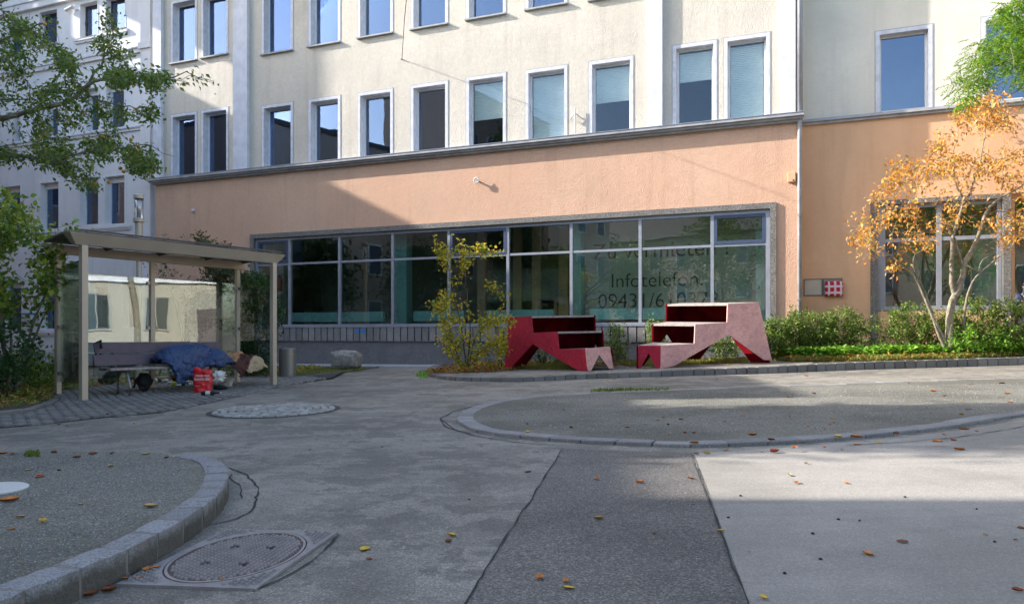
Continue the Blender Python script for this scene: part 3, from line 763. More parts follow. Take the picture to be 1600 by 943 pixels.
for k, (a, b) in enumerate(zip(edges, edges[1:])):
    a += .045 if a in cols else 0; b -= .045 if b in cols else 0
    MB().fbox(a, b, WF - .02, WF - .01, j0 + .1, zt - .035).build('lower_pane', M['shop'], sw)
    MB().fbox(a, b, WF - .02, WF - .01, zt + .035, j1 - .1).build('upper_pane', M['shop'], sw)
    if k in (0, 4, 8):
        m = MB(); e = .09; zb, ze = zt + .036, j1 - .101; a += .001; b -= .001
        m.fbox(a, b, WF - .03, WF + .055, ze - e, ze); m.fbox(a, b, WF - .03, WF + .055, zb, zb + e); m.fbox(a, a + e, WF - .03, WF + .055, zb + e, ze - e); m.fbox(b - e, b, WF - .03, WF + .055, zb + e, ze - e)
        m.build('tilting_sash', M['blueframe'], sw)
# plinth: ribbed blocks, base
s_a, s_b = sx(440), sh1 - bd
zr1 = sz0 - .01; zr0 = zy(640, 532)
MB().fbox(sh0 - .02, s_b + .3, .003, .07, -0.6, zr0).build('plinth', M['plinth'], mbd)
MB().fbox(sh0, s_b, .003, .03, zr0 + .001, zr1).build('plinth_recess', M['grout'], mbd)
MB().fbox(sh0 + .0, s_b, .031, .15, zr1 + .0, zr1 + .045).build('window_ledge', M['alu'], mbd)
nb = int((s_b - sh0) / .262)
for k in range(nb):
    a = sh0 + .005 + k * .262
    if k == 0:
        bmm = MB().fbox(a, a + .225, .031, .13, zr0 - .02, zr1 - .002).build('plinth_block', M['rib'], mbd, bevel=.01, origin=None)
        b0 = bmm
    else:
        c2 = b0.copy(); COL.objects.link(c2); c2.parent = mbd; c2.location = b0.location + U * (k * .262); c2.name = 'plinth_block'
# small blue stickers on the plinth
for px in (558, 567.5):
    MB().fbox(sx(px - 3.5, .14), sx(px + 3.0, .14), .131, .14, zy(px, 520, .14), zy(px, 513.5, .14)).build('blue_sticker', M['sign'], mbd)
# interior of the shop
m = MB(); zfl = 0.35
m.fbox(sL + .3, sR - .3, -8.7, -.451, zfl - .3, zfl); m.build('shop_floor', M['intfloor'], mbd)
m = MB(); m.fbox(sh0 - .2, sR - .3, -4.6, -4.5, zfl, zc0 - .16); m.build('shop_back_wall', M['interior'], mbd)
for px, w_, wd, mt in ((625, -.7, .5, 'tealc'), (899, -.6, .35, 'tealc'), (1188, -.7, .25, 'tealc'), (1208, -.7, .3, 'interior'), (433, -1.2, .25, 'tealc')):
    a = sx(px, w_); MB().fbox(a - wd / 2, a + wd / 2, w_ - .4, w_, zfl, sz1 + .3).build('column', M[mt], mbd)
for px in (752, 808, 838, 880): 
    a = sx(px, -2.6); MB().fbox(a - .16, a + .16, -2.7, -2.6, zfl, sz1 + .3).build('partition_post', M['beam'], mbd)
MB().fbox(sx(752, -2.65), sx(880, -2.65), -2.75, -2.71, zy(800, 470, -2.65), zy(800, 420, -2.65)).build('partition_panel', M['interior'], mbd)
for xa, xb in ((455, 598), (646, 725), (760, 864), (922, 997), (1000, 1130)):
    a, b = sx(xa, -.55), sx(xb, -.55)
    zt_, zb_ = zy(560, 487, -.55), zy(560, 502, -.55)
    MB().fbox(a, b, -.75, -.55, zb_, zt_).build('teal_counter_box', M['teal'], mbd)
WT = -1.25
MB().fbox(sx(912, WT), sx(1196, WT), WT - .06, WT - .01, zfl, sz1 + .2).build('lettered_screen', M['screen'], mbd)
def text(body, parent, mat, s0, s1, z0, w, thick=.006, extra=None, name='lettering', weight=0.0, h=None):
    cu = bpy.data.curves.new('t', 'FONT'); cu.body = body; cu.size = 1.0; cu.extrude = 0.0; cu.offset = weight
    ob = bpy.data.objects.new('t', cu); COL.objects.link(ob); dg = bpy.context.evaluated_depsgraph_get()
    me = bpy.data.meshes.new_from_object(ob.evaluated_get(dg)); bpy.data.objects.remove(ob)
    co = np.array([v.co[:] for v in me.vertices]); x0, x1 = co[:, 0].min(), co[:, 0].max(); sc = (s1 - s0) / (x1 - x0)
    org = ORG[parent.name]; hz = sc if h is None else h / (co[:, 1].max() - min(0, co[:, 1].min()))
    for v in me.vertices:
        p = fp(s0 + (v.co.x - x0) * sc, w, z0 + v.co.y * hz) - org; v.co = p
    me.materials.append(mat); o = bpy.data.objects.new(name, me); COL.objects.link(o); o.parent = parent; return o
text('Zu vermieten !', mbd, M['textr'], sx(927, WT), sx(1138, WT), zy(930, 405, WT), WT + .002, weight=-.004)
text('Infotelefon:', mbd, M['text'], sx(956, WT), sx(1098, WT), zy(960, 449, WT), WT + .002, weight=-.01)
text('09431/610373', mbd, M['text'], sx(935, WT), sx(1122, WT), zy(935, 481, WT), WT + .002, weight=-.01)
# fire extinguisher inside
p = fp(sx(437, -.5), -.5, zy(437, 455, -.5))
ext = thing('fire_extinguisher', 'red fire extinguisher hanging inside the leftmost shop pane', 'fire extinguisher', tuple(p))
MB().lathe(p, [(.09, 0), (.1, .03), (.1, .42), (.07, .5), (.03, .53), (.03, .58)], 16).build('cylinder', M['paperred'], ext, smooth=True)
MB().bar(p + Vector((-.02, -.02, .6)), p + Vector((.12, -.02, .62)), .03, .03).build('handle', M['black'], ext)
MB().tube([p + Vector((0, 0, .6)), p + Vector((-.13, 0, .5)), p + Vector((-.14, 0, .2))], .014, 6).build('hose', M['black'], ext)
MB().fbox(sx(431, -.62), sx(443, -.62), -.66, -.61, zy(437, 460, -.6), zy(437, 405, -.6)).build('backboard', M['whitep'], ext)

# wall fittings on the orange wall
c_ = fp(sx(747), .0, zy(747, 283))
lampf = thing('wall_fitting', 'small pale ring-shaped fitting on the orange wall above the shop window', 'wall fitting', tuple(c_))
m = MB(); pts = []
for k in range(17):
    a = 2 * math.pi * k / 16; pts.append(c_ + N * .14 + U * .085 * math.cos(a) + Vector((0, 0, .085 * math.sin(a))))
m.tube(pts, .02, 6, cap=False); m.build('ring', M['whitep'], lampf, smooth=True)
MB().tube([c_, c_ + N * .14], .03, 8).build('socket', M['whitep'], lampf)
MB().tube([c_ + N * .14 + Vector((0, 0, -.1)), c_ + N * .14 + Vector((0, 0, .16))], .012, 6).build('rod', M['whitep'], lampf)
c_ = fp(sx(303), 0, zy(303, 329)); o = MB().lathe(c_ + N * .05, [(.05, -.05), (.07, 0), (.05, .05)], 12).build('wall_vent', M['pil'], origin=c_)
tag(o, 'small round beige knob on the shaded orange wall above the shelter', 'wall fitting')
c_ = fp(sx(1237), 0, zy(1237, 285))
bx = thing('junction_box', 'small square orange box on the wall beside the downpipe', 'box', tuple(c_))
s_ = sx(1237); MB().fbox(s_ - .1, s_ + .1, .002, .1, c_.z, c_.z + .27).build('case', M['orange2'], bx, bevel=.01)
MB().tube([fp(s_ + .04, .1, c_.z + .04), fp(s_ + .04, .11, c_.z + .04)], .02, 8).build('keyhole', M['black'], bx)
# bracket on cream wall
p = fp(sx(900), 0, zc1 + .0)
br = thing('wall_bracket', 'thin white T-shaped bracket on the cream wall between two windows', 'bracket', tuple(p))
h = zy(900, 170) - zc1
MB().tube([p + N * .1, p + N * .1 + Vector((0, 0, h))], .022, 8).build('post', M['whitep'], br)
MB().tube([p + N * .1 - U * .16 + Vector((0, 0, h * .62)), p + N * .1 + Vector((0, 0, h * .8)), p + N * .1 + U * .02 + Vector((0, 0, h * .8)), p + U * .2 + Vector((0, 0, h * .62))], .02, 8).build('arm', M['whitep'], br)
# span wire pinned to the facade
p = fp(sx(628), .0, zy(628, 93)); q = fp(sx(636), .02, zy(636, -10)); 
wr = thing('wall_wire', 'thin dark span wire hooked to the cream wall between the two window rows', 'wire', tuple(p))
MB().tube([p, at(632, 30, 21.5), at(637, -20, 17.5), at(660, -260, 10)], .011, 5).build('wire', M['black'], wr)
MB().tube([p - N * .05, p + N * .06], .02, 6).build('hook', M['steel'], wr)
# downpipe
dp = sx(1247, .1)
p = fp(dp, .09, -.2); pipe = thing('downpipe', 'grey downpipe running down the joint between the two orange walls', 'downpipe', tuple(p))
MB().tube([fp(dp + .05, .12, zc1 + .02), fp(dp + .05, .12, ztop)], .07, 12).build('upper_pipe', M['alu'], pipe, smooth=True)
MB().tube([fp(dp + .05, .12, zc1 + .0), fp(dp + .04, .06, zc0 - .05), fp(dp + .04, .06, -.2)], .055, 12).build('lower_pipe', M['trimd'], pipe, smooth=True)
for z in (1.9, 4.2): MB().tube([fp(dp + .04, .06, z), fp(dp + .04, .06, z + .06)], .066, 12).build('clamp', M['steel'], pipe)

# ------------------------------------------------------------------ right wing
WW = -.6
wa, wb = sR, 19.5
wg = thing('side_wing', 'cream and smooth orange wing set back right of the downpipe', 'building', tuple(fp(15.5, WW, 0)))
wz1 = zy(1300, 183.5, WW + .1); wz0 = wz1 - .14
v1 = (sx(1368, WW), sx(1457, WW), zy(1368, 176, WW), zy(1368, 50, WW)); v2 = (sx(1533, WW), sx(1533, WW) + (v1[1] - v1[0]) , v1[2], v1[3])
shp = (sx(1360, WW), sx(1579, WW), zy(1371, 485, WW), zy(1371, 314, WW)); door = (shp[1] + .02, shp[1] + 1.5, .4, shp[3])
wall(wg, 'upper_wall', wa, wb, wz0 + .07, ztop, [(v[0] + .05, v[1] - .05, v[2] + .02, v[3] - .05) for v in (v1, v2)] + [(v[0] + .05, v[1] - .05, v[2] + 4.12, v[3] + 3.95) for v in (v1, v2)], WW, .4, M['cream2'])
wall(wg, 'ground_floor_wall', wa, wb, -.4, wz0 + .069, [(shp[0] + .02, shp[1] - .02, shp[2] - .02, shp[3] - .02), door], WW, .4, M['orange2'])
for v in (v1, v2):
    window(wg, *v, WW, sill=False, depth=.2); window(wg, v[0], v[1], v[2] + 4.1, v[3] + 4.0, WW, sill=True, depth=.2)
m = MB(); m.fbox(wa, wb, WW + .002, WW + .08, wz0, wz0 + .07); m.fbox(wa, wb, WW + .002, WW + .14, wz0 + .07, wz1); m.build('cornice', M['trimd'], wg)
m = MB(); bd = .17
m.fbox(shp[0], shp[1], WW - .02, WW + .05, shp[3] - .12, shp[3]); m.fbox(shp[0], shp[0] + bd, WW - .02, WW + .05, 0, shp[3] - .12); m.fbox(shp[1] - bd, shp[1], WW - .02, WW + .05, 0, shp[3] - .12); m.build('granite_surround', M['gran'], wg)
m = MB(); a0, a1, c0, c1 = shp[0] + bd, shp[1] - bd, shp[2], shp[3] - .12; wf = WW - .12; mid = sx(1467, wf); zt2 = zy(1467, 373, wf)
m.fbox(a0, a1, wf - .05, wf + .04, c0, c0 + .12); m.fbox(a0, a1, wf - .05, wf + .04, c1 - .1, c1); m.fbox(a0, a0 + .2, wf - .05, wf + .04, c0 + .12, c1 - .1); m.fbox(a1 - .1, a1, wf - .05, wf + .04, c0 + .12, c1 - .1); m.fbox(mid - .06, mid + .06, wf - .05, wf + .04, c0 + .12, c1 - .1)
m.fbox(a0 + .2, mid - .06, wf - .05, wf + .03, zt2 - .05, zt2 + .05); m.fbox(mid + .06, a1 - .1, wf - .05, wf + .03, zt2 - .05, zt2 + .05)
w2 = m.build('shop_window', M['alu'], wg)
for a, b in ((a0 + .2, mid - .06), (mid + .06, a1 - .1)):
    MB().fbox(a, b, wf - .02, wf - .01, c0 + .12, zt2 - .05).build('lower_pane', M['shop'], w2); MB().fbox(a, b, wf - .02, wf - .01, zt2 + .05, c1 - .1).build('upper_pane', M['shop'], w2)
m = MB(); m.fbox(door[0] + .02, door[0] + .12, WW - .3, WW - .22, .4, door[3]); m.fbox(door[1] - .1, door[1], WW - .3, WW - .22, .4, door[3]); m.fbox(door[0] + .12, door[1] - .1, WW - .3, WW - .22, door[3] - .1, door[3]); m.fbox(door[0] + .4, door[0] + .56, WW - .3, WW - .22, .4, door[3] - .1)
dr = m.build('door', M['beam'], wg); MB().fbox(door[0] + .12, door[1] - .1, WW - .27, WW - .26, .4, door[3] - .1).build('pane', M['shop'], dr)
MB().fbox(door[0] + .6, door[0] + .64, WW - .22, WW - .18, 1.3, 1.7).build('handle', M['steel'], dr)
m = MB(); m.fbox(wa + .0, wb, -8.7, -8.4, -.4, ztop); m.fbox(wb - .3, wb, -8.4, WW - .41, -.4, ztop); m.fbox(wa + .02, wb - .3, -8.4, WW - .41, wz0 - .2, wz0 + .05); m.fbox(wa + .02, wb - .3, -3.1, -3.0, -.4, wz0 - .2); m.fbox(wa + .02, wb - .3, -2.6, -2.5, wz0 + .05, ztop); m.fbox(wa + .02, wb - .3, -3.0, WW - .41, .1, .35)
m.build('inner_walls', M['interior'], wg)
a = sx(1400, -2.2); MB().fbox(a - .06, a + .06, -2.3, -2.2, .35, 4).build('red_post', M['redshade'], wg); a = sx(1520, -2.2); MB().fbox(a, a + .8, -2.3, -2.2, .35, 4).build('teal_panel', M['tealc'], wg)
m = MB(); q = [fp(wa, WW + .4, ztop), fp(wb + .3, WW + .4, ztop), fp(wb + .3, -8.7, ztop), fp(wa, -8.7, ztop), fp(wa, -4.7, ztop + 3.5), fp(wb + .3, -4.7, ztop + 3.5)]
m.add(q, [(0, 1, 5, 4), (2, 3, 4, 5), (0, 4, 3), (1, 2, 5), (0, 3, 2, 1)]).build('roof', M['rooft'], wg)
# wall box with checked cloth
s0, s1 = sx(1256, WW), sx(1316, WW); z0, z1 = zy(1256, 462, WW), zy(1256, 436, WW)
mid = sx(1285.5, WW); p = fp(s0, WW, z0)
wbx = thing('meter_box', 'grey metal box let into the orange wall right of the downpipe', 'wall box', tuple(p))
m = MB(); e = .02
m.fbox(s0, s1, WW + .002, WW + .03, z0, z0 + e); m.fbox(s0, s1, WW + .002, WW + .03, z1 - e, z1); m.fbox(s0, s0 + e, WW + .002, WW + .03, z0 + e, z1 - e); m.fbox(s1 - e, s1, WW + .002, WW + .03, z0 + e, z1 - e); m.fbox(mid - .03, mid + .03, WW + .002, WW + .035, z0 + e, z1 - e)
m.build('frame', M['roofm'], wbx); MB().fbox(s0 + e, mid - .03, WW + .003, WW + .016, z0 + e, z1 - e).build('door_panel', M['metalbr'], wbx); MB().fbox(mid + .03, s1 - e, WW + .003, WW + .014, z0 + e, z1 - e).build('open_compartment', M['steel'], wbx)
a, b = sx(1289, WW + .1), sx(1317, WW + .1); cz0, cz1 = zy(1300, 462.5, WW + .1), zy(1300, 439.5, WW + .1)
bm = bmesh.new(); bmesh.ops.create_cube(bm, size=1); bmesh.ops.subdivide_edges(bm, edges=bm.edges[:], cuts=6, use_grid_fill=True)
for v in bm.verts:
    x, y, z = v.co; bul = (1 - (2 * x) ** 4) * (1 - (2 * z) ** 4)
    q = fp((a + b) / 2 + x * (b - a) * (1 + .04 * math.sin(9 * z)), WW + .075 + y * .05 * (1 + .8 * bul) + .012 * math.sin(14 * x), (cz0 + cz1) / 2 + z * (cz1 - cz0) * (1 + .03 * math.sin(11 * x)))
    v.co = q - fp(a, WW, cz0)
me = bpy.data.meshes.new('checked_cloth'); bm.to_mesh(me); bm.free(); me.materials.append(M['check']); me.shade_smooth()
o = bpy.data.objects.new('checked_cloth', me); COL.objects.link(o); o.location = fp(a, WW, cz0); tag(o, 'red and white checked padded cloth stuffed in the open wall box', 'cloth')

# ------------------------------------------------------------------ pale lavender building on the left
WL = -.35
la, lbb = -22.3, sL - .0
lv = thing('corner_building', 'pale lavender white building behind the bus shelter, left of the orange wall', 'building', tuple(fp(-13, WL, 0)))
lw = []
for xa, xb, yt, yb, k in ((61, 90.6, 19, 73, 'b'), (124, 154, 6, 61.6, 'b'), (164, 197, -3, 50, 'b'), (12, 36, 34, 87, 'b'),
                          (19, 33, 178, 222, 'w'), (71, 92, 160, 213, 'w'), (133, 155.5, 138, 206, 'w'), (165, 195.5, 132, 202, 'w'),
                          (4, 33, 291, 366, 'w'), (62, 93, 285, 359, 'w'), (124, 155, 278, 352, 'w'), (163, 196, 275, 351, 'w'),
                          (62, 95, 440, 515, 'w'), (140, 170, 438, 513, 'w'), (5, 35, 440, 515, 'w'), (190, 215, 438, 513, 'w')):
    lw.append((sx(xa, WL), sx(xb, WL), zy(xa, yb, WL), zy(xa, yt, WL), k))
fix = []
for (a, b, c_, d, k) in lw:
    if k == 'b': b = a + max(b - a, .85); 
    fix.append((a, b, c_, d, k))
lw = fix
wall(lv, 'street_wall', la, lbb - .002, -.4, 16.5, [(w_[0] + .025, w_[1] - .025, w_[2] + .01, w_[3] - .025) for w_ in lw], WL, .4, M['lav'])
for w_ in lw: window(lv, w_[0], w_[1], w_[2], w_[3], WL, 'white' if w_[4] == 'w' else 'brown', band=.05, depth=.26, mat_s=M['lav'], sill=(w_[4] == 'b'), topbox=.22 if w_[4] == 'w' else 0)
for (xa, xb, yl, hh, pj) in ((41, 243, 14, .28, .16), (41, 226, 109, .16, .1), (20, 228, 213, .1, .07)):
    s0_ = la; zz = zy(41, yl, WL); 
    if yl == 213: zz = zy(215, 202, WL)
    if yl == 109: zz = zy(180, 87, WL)
    MB().fbox(la, lbb - .9 if yl != 14 else lbb - .01, WL + .002, WL + pj, zz - hh / 2, zz + hh / 2).build('string_course', M['lav'], lv)
    MB().fbox(la, lbb - .9 if yl != 14 else lbb - .01, WL + .003, WL + pj + .05, zz + hh / 2, zz + hh / 2 + .05).build('string_course_cap', M['pil'], lv)
for (xa, xb, yy) in ((118, 201, 63), (149, 205, 355), (55, 100, 362), (58, 97, 517)):
    a, b = sx(xa, WL), sx(xb, WL); zz = zy(xa, yy, WL)
    m = MB(); m.fbox(a, b, WL + .002, WL + .1, zz - .1, zz); m.fbox(a + .04, b - .04, WL + .002, WL + .06, zz - .19, zz - .1); m.build('window_ledge', M['lav'], lv)
MB().fbox(sx(226, WL), sx(241, WL), WL + .002, WL + .2, -.4, 16.4).build('pilaster', M['lav'], lv)
zz = zy(226, 76, WL); MB().fbox(sx(224, WL), sx(242, WL), WL + .003, WL + .27, zz - .1, zz + .14).build('pilaster_band', M['lav'], lv)
MB().fbox(la, sx(225, WL), WL + .001, WL + .05, -.4, zy(70, 548, WL)).build('plinth', M['trim'], lv)
m = MB(); m.fbox(la, lbb, -8.4, -8.1, -.4, 16.5); m.fbox(la, la + .3, -8.1, WL - .41, -.4, 16.5); m.fbox(la + .3, lbb - .01, -2.6, -2.5, -.4, 16.2); m.fbox(la + .3, lbb - .01, -8.1, WL - .41, 16.2, 16.5); m.build('inner_walls', M['interior'], lv)
m = MB(); q = [fp(la - .3, WL + .5, 16.5), fp(lbb, WL + .5, 16.5), fp(lbb, -8.4, 16.5), fp(la - .3, -8.4, 16.5), fp(la - .3, -4.5, 20), fp(lbb, -4.5, 20)]
m.add(q, [(0, 1, 5, 4), (2, 3, 4, 5), (0, 4, 3), (1, 2, 5), (0, 3, 2, 1)]).build('roof', M['rooft'], lv)
# security camera
p = at(110, 13, fp(sx(112, WL), WL, 0).y - .1); 
cm = thing('security_camera', 'small white security camera on the lavender wall between upper windows', 'camera', tuple(p))
MB().tube([p - U * .22 + N * .05 - Vector((0, 0, .08)), p + U * .12 + N * .0 + Vector((0, 0, .04))], .07, 10).build('housing', M['whitep'], cm)
MB().tube([p + U * .1, p + U * .32 - Vector((0, 0, .1)), p + U * .36 - N * .2 - Vector((0, 0, .1))], .03, 8).build('arm', M['whitep'], cm)
# blue mail box on lavender wall
p = fp(sx(50, WL + .2), WL + .1, zy(50, 501, WL)); s_ = sx(50, WL)
pb = thing('post_box', 'small blue and white box on the lavender wall behind the left bush', 'box', tuple(p))
MB().fbox(s_ - .28, s_ + .28, WL + .051, WL + .25, zy(50, 501, WL), zy(50, 492, WL)).build('lower_case', M['whitep'], pb); MB().fbox(s_ - .28, s_ + .28, WL + .051, WL + .26, zy(50, 492, WL) + .002, zy(50, 489, WL)).build('lid', M['sign'], pb)

# ------------------------------------------------------------------ buildings beyond the picture (left ones added to shape the shade, the rest show in the glass)
def LQ(L, q, z=0): return Vector((PO.x + L * LX + q * 0.129, PO.y + L * LY + q * 0.991, z))
def lbox(m, L0, L1, q0, q1, z0, z1):
    return m.hexa([LQ(L0, q0, z0), LQ(L1, q0, z0), LQ(L1, q1, z0), LQ(L0, q1, z0), LQ(L0, q0, z1), LQ(L1, q0, z1), LQ(L1, q1, z1), LQ(L0, q1, z1)])
def add_unseen_house(L0, L1, q0, q1, h, label, wallm='housew', gable=0.0, rows=4):  # unseen house, placed and sized for the shade it casts
    c = LQ((L0 + L1) / 2, (q0 + q1) / 2, -.4); t = thing('unseen_house', label, 'building', tuple(c), 'unseen houses added for shade and reflections')
    lbox(MB(), L0, L1, q0, q1, -.5, h - gable).build('wall', M[wallm], t)
    k = max(1, int((q1 - q0) / 2.2))
    for i in range(k):
        for j in range(int((h - gable - 1.5) // 3.2)):
            qc = q0 + (i + .5) * (q1 - q0) / k; z = 1.2 + j * 3.2
            if z + 1.8 > h - gable: continue
            f = lbox(MB(), L1 + .002, L1 + .05, qc - .55, qc + .55, z - .05, z + 1.75).build('window', M['whiteframe'], t)
            lbox(MB(), L1 + .052, L1 + .06, qc - .45, qc + .45, z + .05, z + 1.65).build('pane', M['blueframe'], f)
    if gable:
        lm = (L0 + L1) / 2
        MB().add([LQ(L0, q0, h - gable), LQ(L1, q0, h - gable), LQ(lm, q0, h), LQ(L0, q1, h - gable), LQ(L1, q1, h - gable), LQ(lm, q1, h)], [(0, 1, 2), (3, 5, 4), (0, 2, 5, 3), (1, 4, 5, 2)]).build('roof', M['rooft'], t)
    else: lbox(MB(), L0 - .1, L1 + .1, q0, q1, h, h + .25).build('roof', M['rooft'], t)
    return t
T = -24
tw = add_unseen_house(T - 8, T, .8, 12, 17.3, 'unseen tall house added beyond the left edge, its top slot shaped to let sun through')
lbox(MB(), T - 1.1, T - .1, .8, 12, 20.0, 26).build('slot_top_block', M['housew'], tw)  # upper blocks and gaps set so lit patches fall on the facade
lbox(MB(), T - .9, T - .6, .8, 1.75, 17.56, 20).build('slot_shade_wall', M['housew'], tw); lbox(MB(), T - .9, T - .6, 2.75, 3.3, 17.56, 20).build('slot_shade_wall', M['housew'], tw)
for q in (4.4, 11.8): lbox(MB(), T - .6, T - .3, q - .15, q + .15, 17.56, 20).build('slot_shade_post', M['housew'], tw)
lbox(MB(), T - .9, T - .6, 4.6, 12, 17.56, 20).build('slot_shade_wall', M['housew'], tw)
add_unseen_house(T - 8, T, -2.5, .79, 16.6, 'unseen flat-roofed house added beyond the left edge to shade the shop front')  # added to keep the lower facade in shade
add_unseen_house(-22, -14, -7.5, -2.51, 11.5, 'unseen low flat-roofed house added forward beyond the left edge to cast shade')  # forward row of unseen blocks added to shade road and bed
add_unseen_house(-22, -14, -13.1, -7.51, 11.7, 'unseen slightly taller house added forward beyond the left edge to shade the road')
add_unseen_house(-22, -14, -14.7, -13.11, 10.4, 'unseen narrow house added to the forward row, kept low for the gravel sun streak')
add_unseen_house(T - 8, T, -17.1, -13.31, 12.0, 'unseen low set-back house added beyond the left edge to cast shade')  # added behind the slim tree, which shades most of this band
add_unseen_house(-13.9, -10.5, -17.4, -14.3, 8.4, 'unseen small house added beyond the left edge to shade the ground at left')  # added to shade the ground that the tree crown misses
add_unseen_house(-13, -7, -27, -19.21, 11.3, 'unseen house added near the viewer beyond the left edge to shade the foreground')  # added as a solid block to shade the foreground
add_unseen_house(T - 8, T, -19.7, -17.11, 15.4, 'unseen house added beyond the left edge, its height set for the sunny ground patch')  # height sets where the sunny patch on the right begins
add_unseen_house(T - 8, T, -30, -19.71, 13.5, 'unseen house added beyond the left edge, kept low so windows reflect sky')
add_unseen_house(T - 8, T, -46, -30.01, 22.5, 'long tall apartment house beyond the left edge, behind the viewer')
# building behind the viewer
def ybox(m, a, b): return m.box(a, b)
bh = thing('apartment_house', 'long dark-roofed apartment house standing behind the viewer', 'building', (0, -24, -.3))
MB().box((-52, -34, -.5), (26, -24, 10.5)).build('wall', M['housew'], bh)
MB().add([(-52.5, -34, 10.5), (26.5, -34, 10.5), (26.5, -23.5, 10.5), (-52.5, -23.5, 10.5), (-52.5, -29, 14.5), (26.5, -29, 14.5)], [(0, 1, 5, 4), (2, 3, 4, 5), (0, 4, 3), (1, 2, 5), (0, 3, 2, 1)]).build('roof', M['rooft'], bh)
for i in range(24):
    for j in range(3):
        x = -49 + i * 3.1; z = 1.3 + j * 3.1
        f = MB().box((x - .6, -23.99, z), (x + .6, -23.95, z + 1.7)).build('window', M['whiteframe'], bh); MB().box((x - .5, -23.948, z + .1), (x + .5, -23.94, z + 1.6)).build('pane', M['blueframe'], f)
# sunny stone building on the right side of the square
rb = thing('stone_town_hall', 'sunlit cream stone house with an arched portal beyond the right edge', 'building', (24, 14, 0))
MB().box((24, 2, -.2), (32, 27, 11)).build('wall', M['stone'], rb)
for i in range(8):
    for j in range(3):
        y = 4 + i * 3.0; z = 1.2 + j * 3.3
        if i == 4 and j == 0: continue
        f = MB().box((23.9, y - .66, z - .0), (23.998, y + .66, z + 2.0)).build('window', M['stoneflat'], rb); MB().box((23.88, y - .55, z + .1), (23.899, y + .55, z + 1.9)).build('pane', M['darkpane'], f); MB().box((23.86, y - .03, z + .1), (23.879, y + .03, z + 1.9)).build('mullion', M['stoneflat'], f)
for z in (3.9, 7.2, 10.6): MB().box((23.8, 2, z), (23.997, 27, z + .25)).build('string_course', M['pil'], rb)
m = MB(); arch = [Vector((23.85, 14.4, .2)), Vector((23.85, 17.6, .2)), Vector((23.85, 17.6, 2.4))] + [Vector((23.85, 16 + 1.6 * math.cos(a * math.pi / 10), 2.4 + 1.2 * math.sin(a * math.pi / 10))) for a in range(1, 10)] + [Vector((23.85, 14.4, 2.4))]
m.prism(arch, (.14, 0, 0)).build('portal', M['stoneflat'], rb)
MB().box((23.82, 15, .2), (23.848, 17, 2.5)).build('portal_door', M['brownframe'], rb)
MB().add([(23.5, 1.5, 11), (32.5, 1.5, 11), (32.5, 27.5, 11), (23.5, 27.5, 11), (28, 1.5, 15), (28, 27.5, 15)], [(0, 3, 5, 4), (1, 4, 5, 2), (0, 4, 1), (3, 2, 5), (0, 1, 2, 3)]).build('roof', M['rooft'], rb)

# ------------------------------------------------------------------ bus shelter
def gp(x, y, z=0): return Vector((x, y, z))
A = gp(-6.83, 11.73); B = gp(-4.88, 15.05); BL = gp(-7.65, 12.4); BR = gp(-5.73, 15.36)
sh = thing('bus_shelter', 'bronze framed glass bus shelter with a bench on the cobbled pavement', 'bus shelter', (A.x, A.y, gz(A.x)))
HT = 1.43; HB = 2.42   # relative helper heights
zf_ = at(130, 383, A.y).z; zb_ = at(90, 397, BL.y).z; zfr = at(428, 411, B.y).z; zbr = at(371, 421, BR.y).z
def post(p, zt, w_=.1, nm='front_post', d=None):
    a = Vector((p.x, p.y, cobz(p.x, p.y))); dd = (B - A).normalized()
    m = MB(); q = Vector((-dd.y, dd.x, 0)); r1 = dd * w_ / 2; r2 = q * w_ / 2
    m.hexa([a - r1 - r2, a + r1 - r2, a + r1 + r2, a - r1 + r2] + [Vector((v.x, v.y, zt)) for v in (a - r1 - r2, a + r1 - r2, a + r1 + r2, a - r1 + r2)])
    return m.build(nm, M['metalbr'], sh, bevel=.006)
post(A, zf_, .1); post(B, zfr, .1); post(BL, zb_, .08, 'rear_post'); post(BR, zbr, .08, 'rear_post')
BM = gp(*(BL + (BR - BL) * .47)[:2]); zbm = (zb_ + zbr) / 2; post(BM, zbm, .08, 'rear_post')
dd = (B - A).normalized()
def Z(p, z): return Vector((p.x, p.y, z))
# roof: front fascia and rear beam trapezoids, panel between
FA, FB = A - dd * .12, B + dd * .1; RA, RB = BL - dd * .1, BR + dd * .1
out = Vector((dd.y, -dd.x, 0))    # towards the street
ft = .18
m = MB()
m.hexa([Z(FA, zf_), Z(FB, zfr), Z(FB - out * .1, zfr), Z(FA - out * .1, zf_),
        Z(FA + out * .12 - dd * .16, zf_ + ft), Z(FB + out * .12 + dd * .12, zfr + ft), Z(FB - out * .1 + dd * .12, zfr + ft), Z(FA - out * .1 - dd * .16, zf_ + ft)])
m.build('front_fascia', M['metalbr'], sh, bevel=.006)
m = MB(); m.hexa([Z(RA, zb_ - .0), Z(RB, zbr - .0), Z(RB + out * .08, zbr), Z(RA + out * .08, zb_), Z(RA - out * .1 - dd * .14, zb_ + .16), Z(RB - out * .1 + dd * .1, zbr + .16), Z(RB + out * .08, zbr + .16), Z(RA + out * .08, zb_ + .16)])
m.build('rear_beam', M['metalbr'], sh, bevel=.006)
m = MB(); q0, q1, q2, q3 = Z(FA - dd * .14, zf_ + ft + .0), Z(FB + dd * .1, zfr + ft), Z(RB + dd * .08, zbr + .175), Z(RA - dd * .12, zb_ + .175)
up = Vector((0, 0, .035)); e = Vector((0, 0, .004))
m.hexa([q0 + e, q1 + e, q2 + e, q3 + e, q0 + up, q1 + up, q2 + up, q3 + up]).build('roof_panel', M['roofm'], sh)
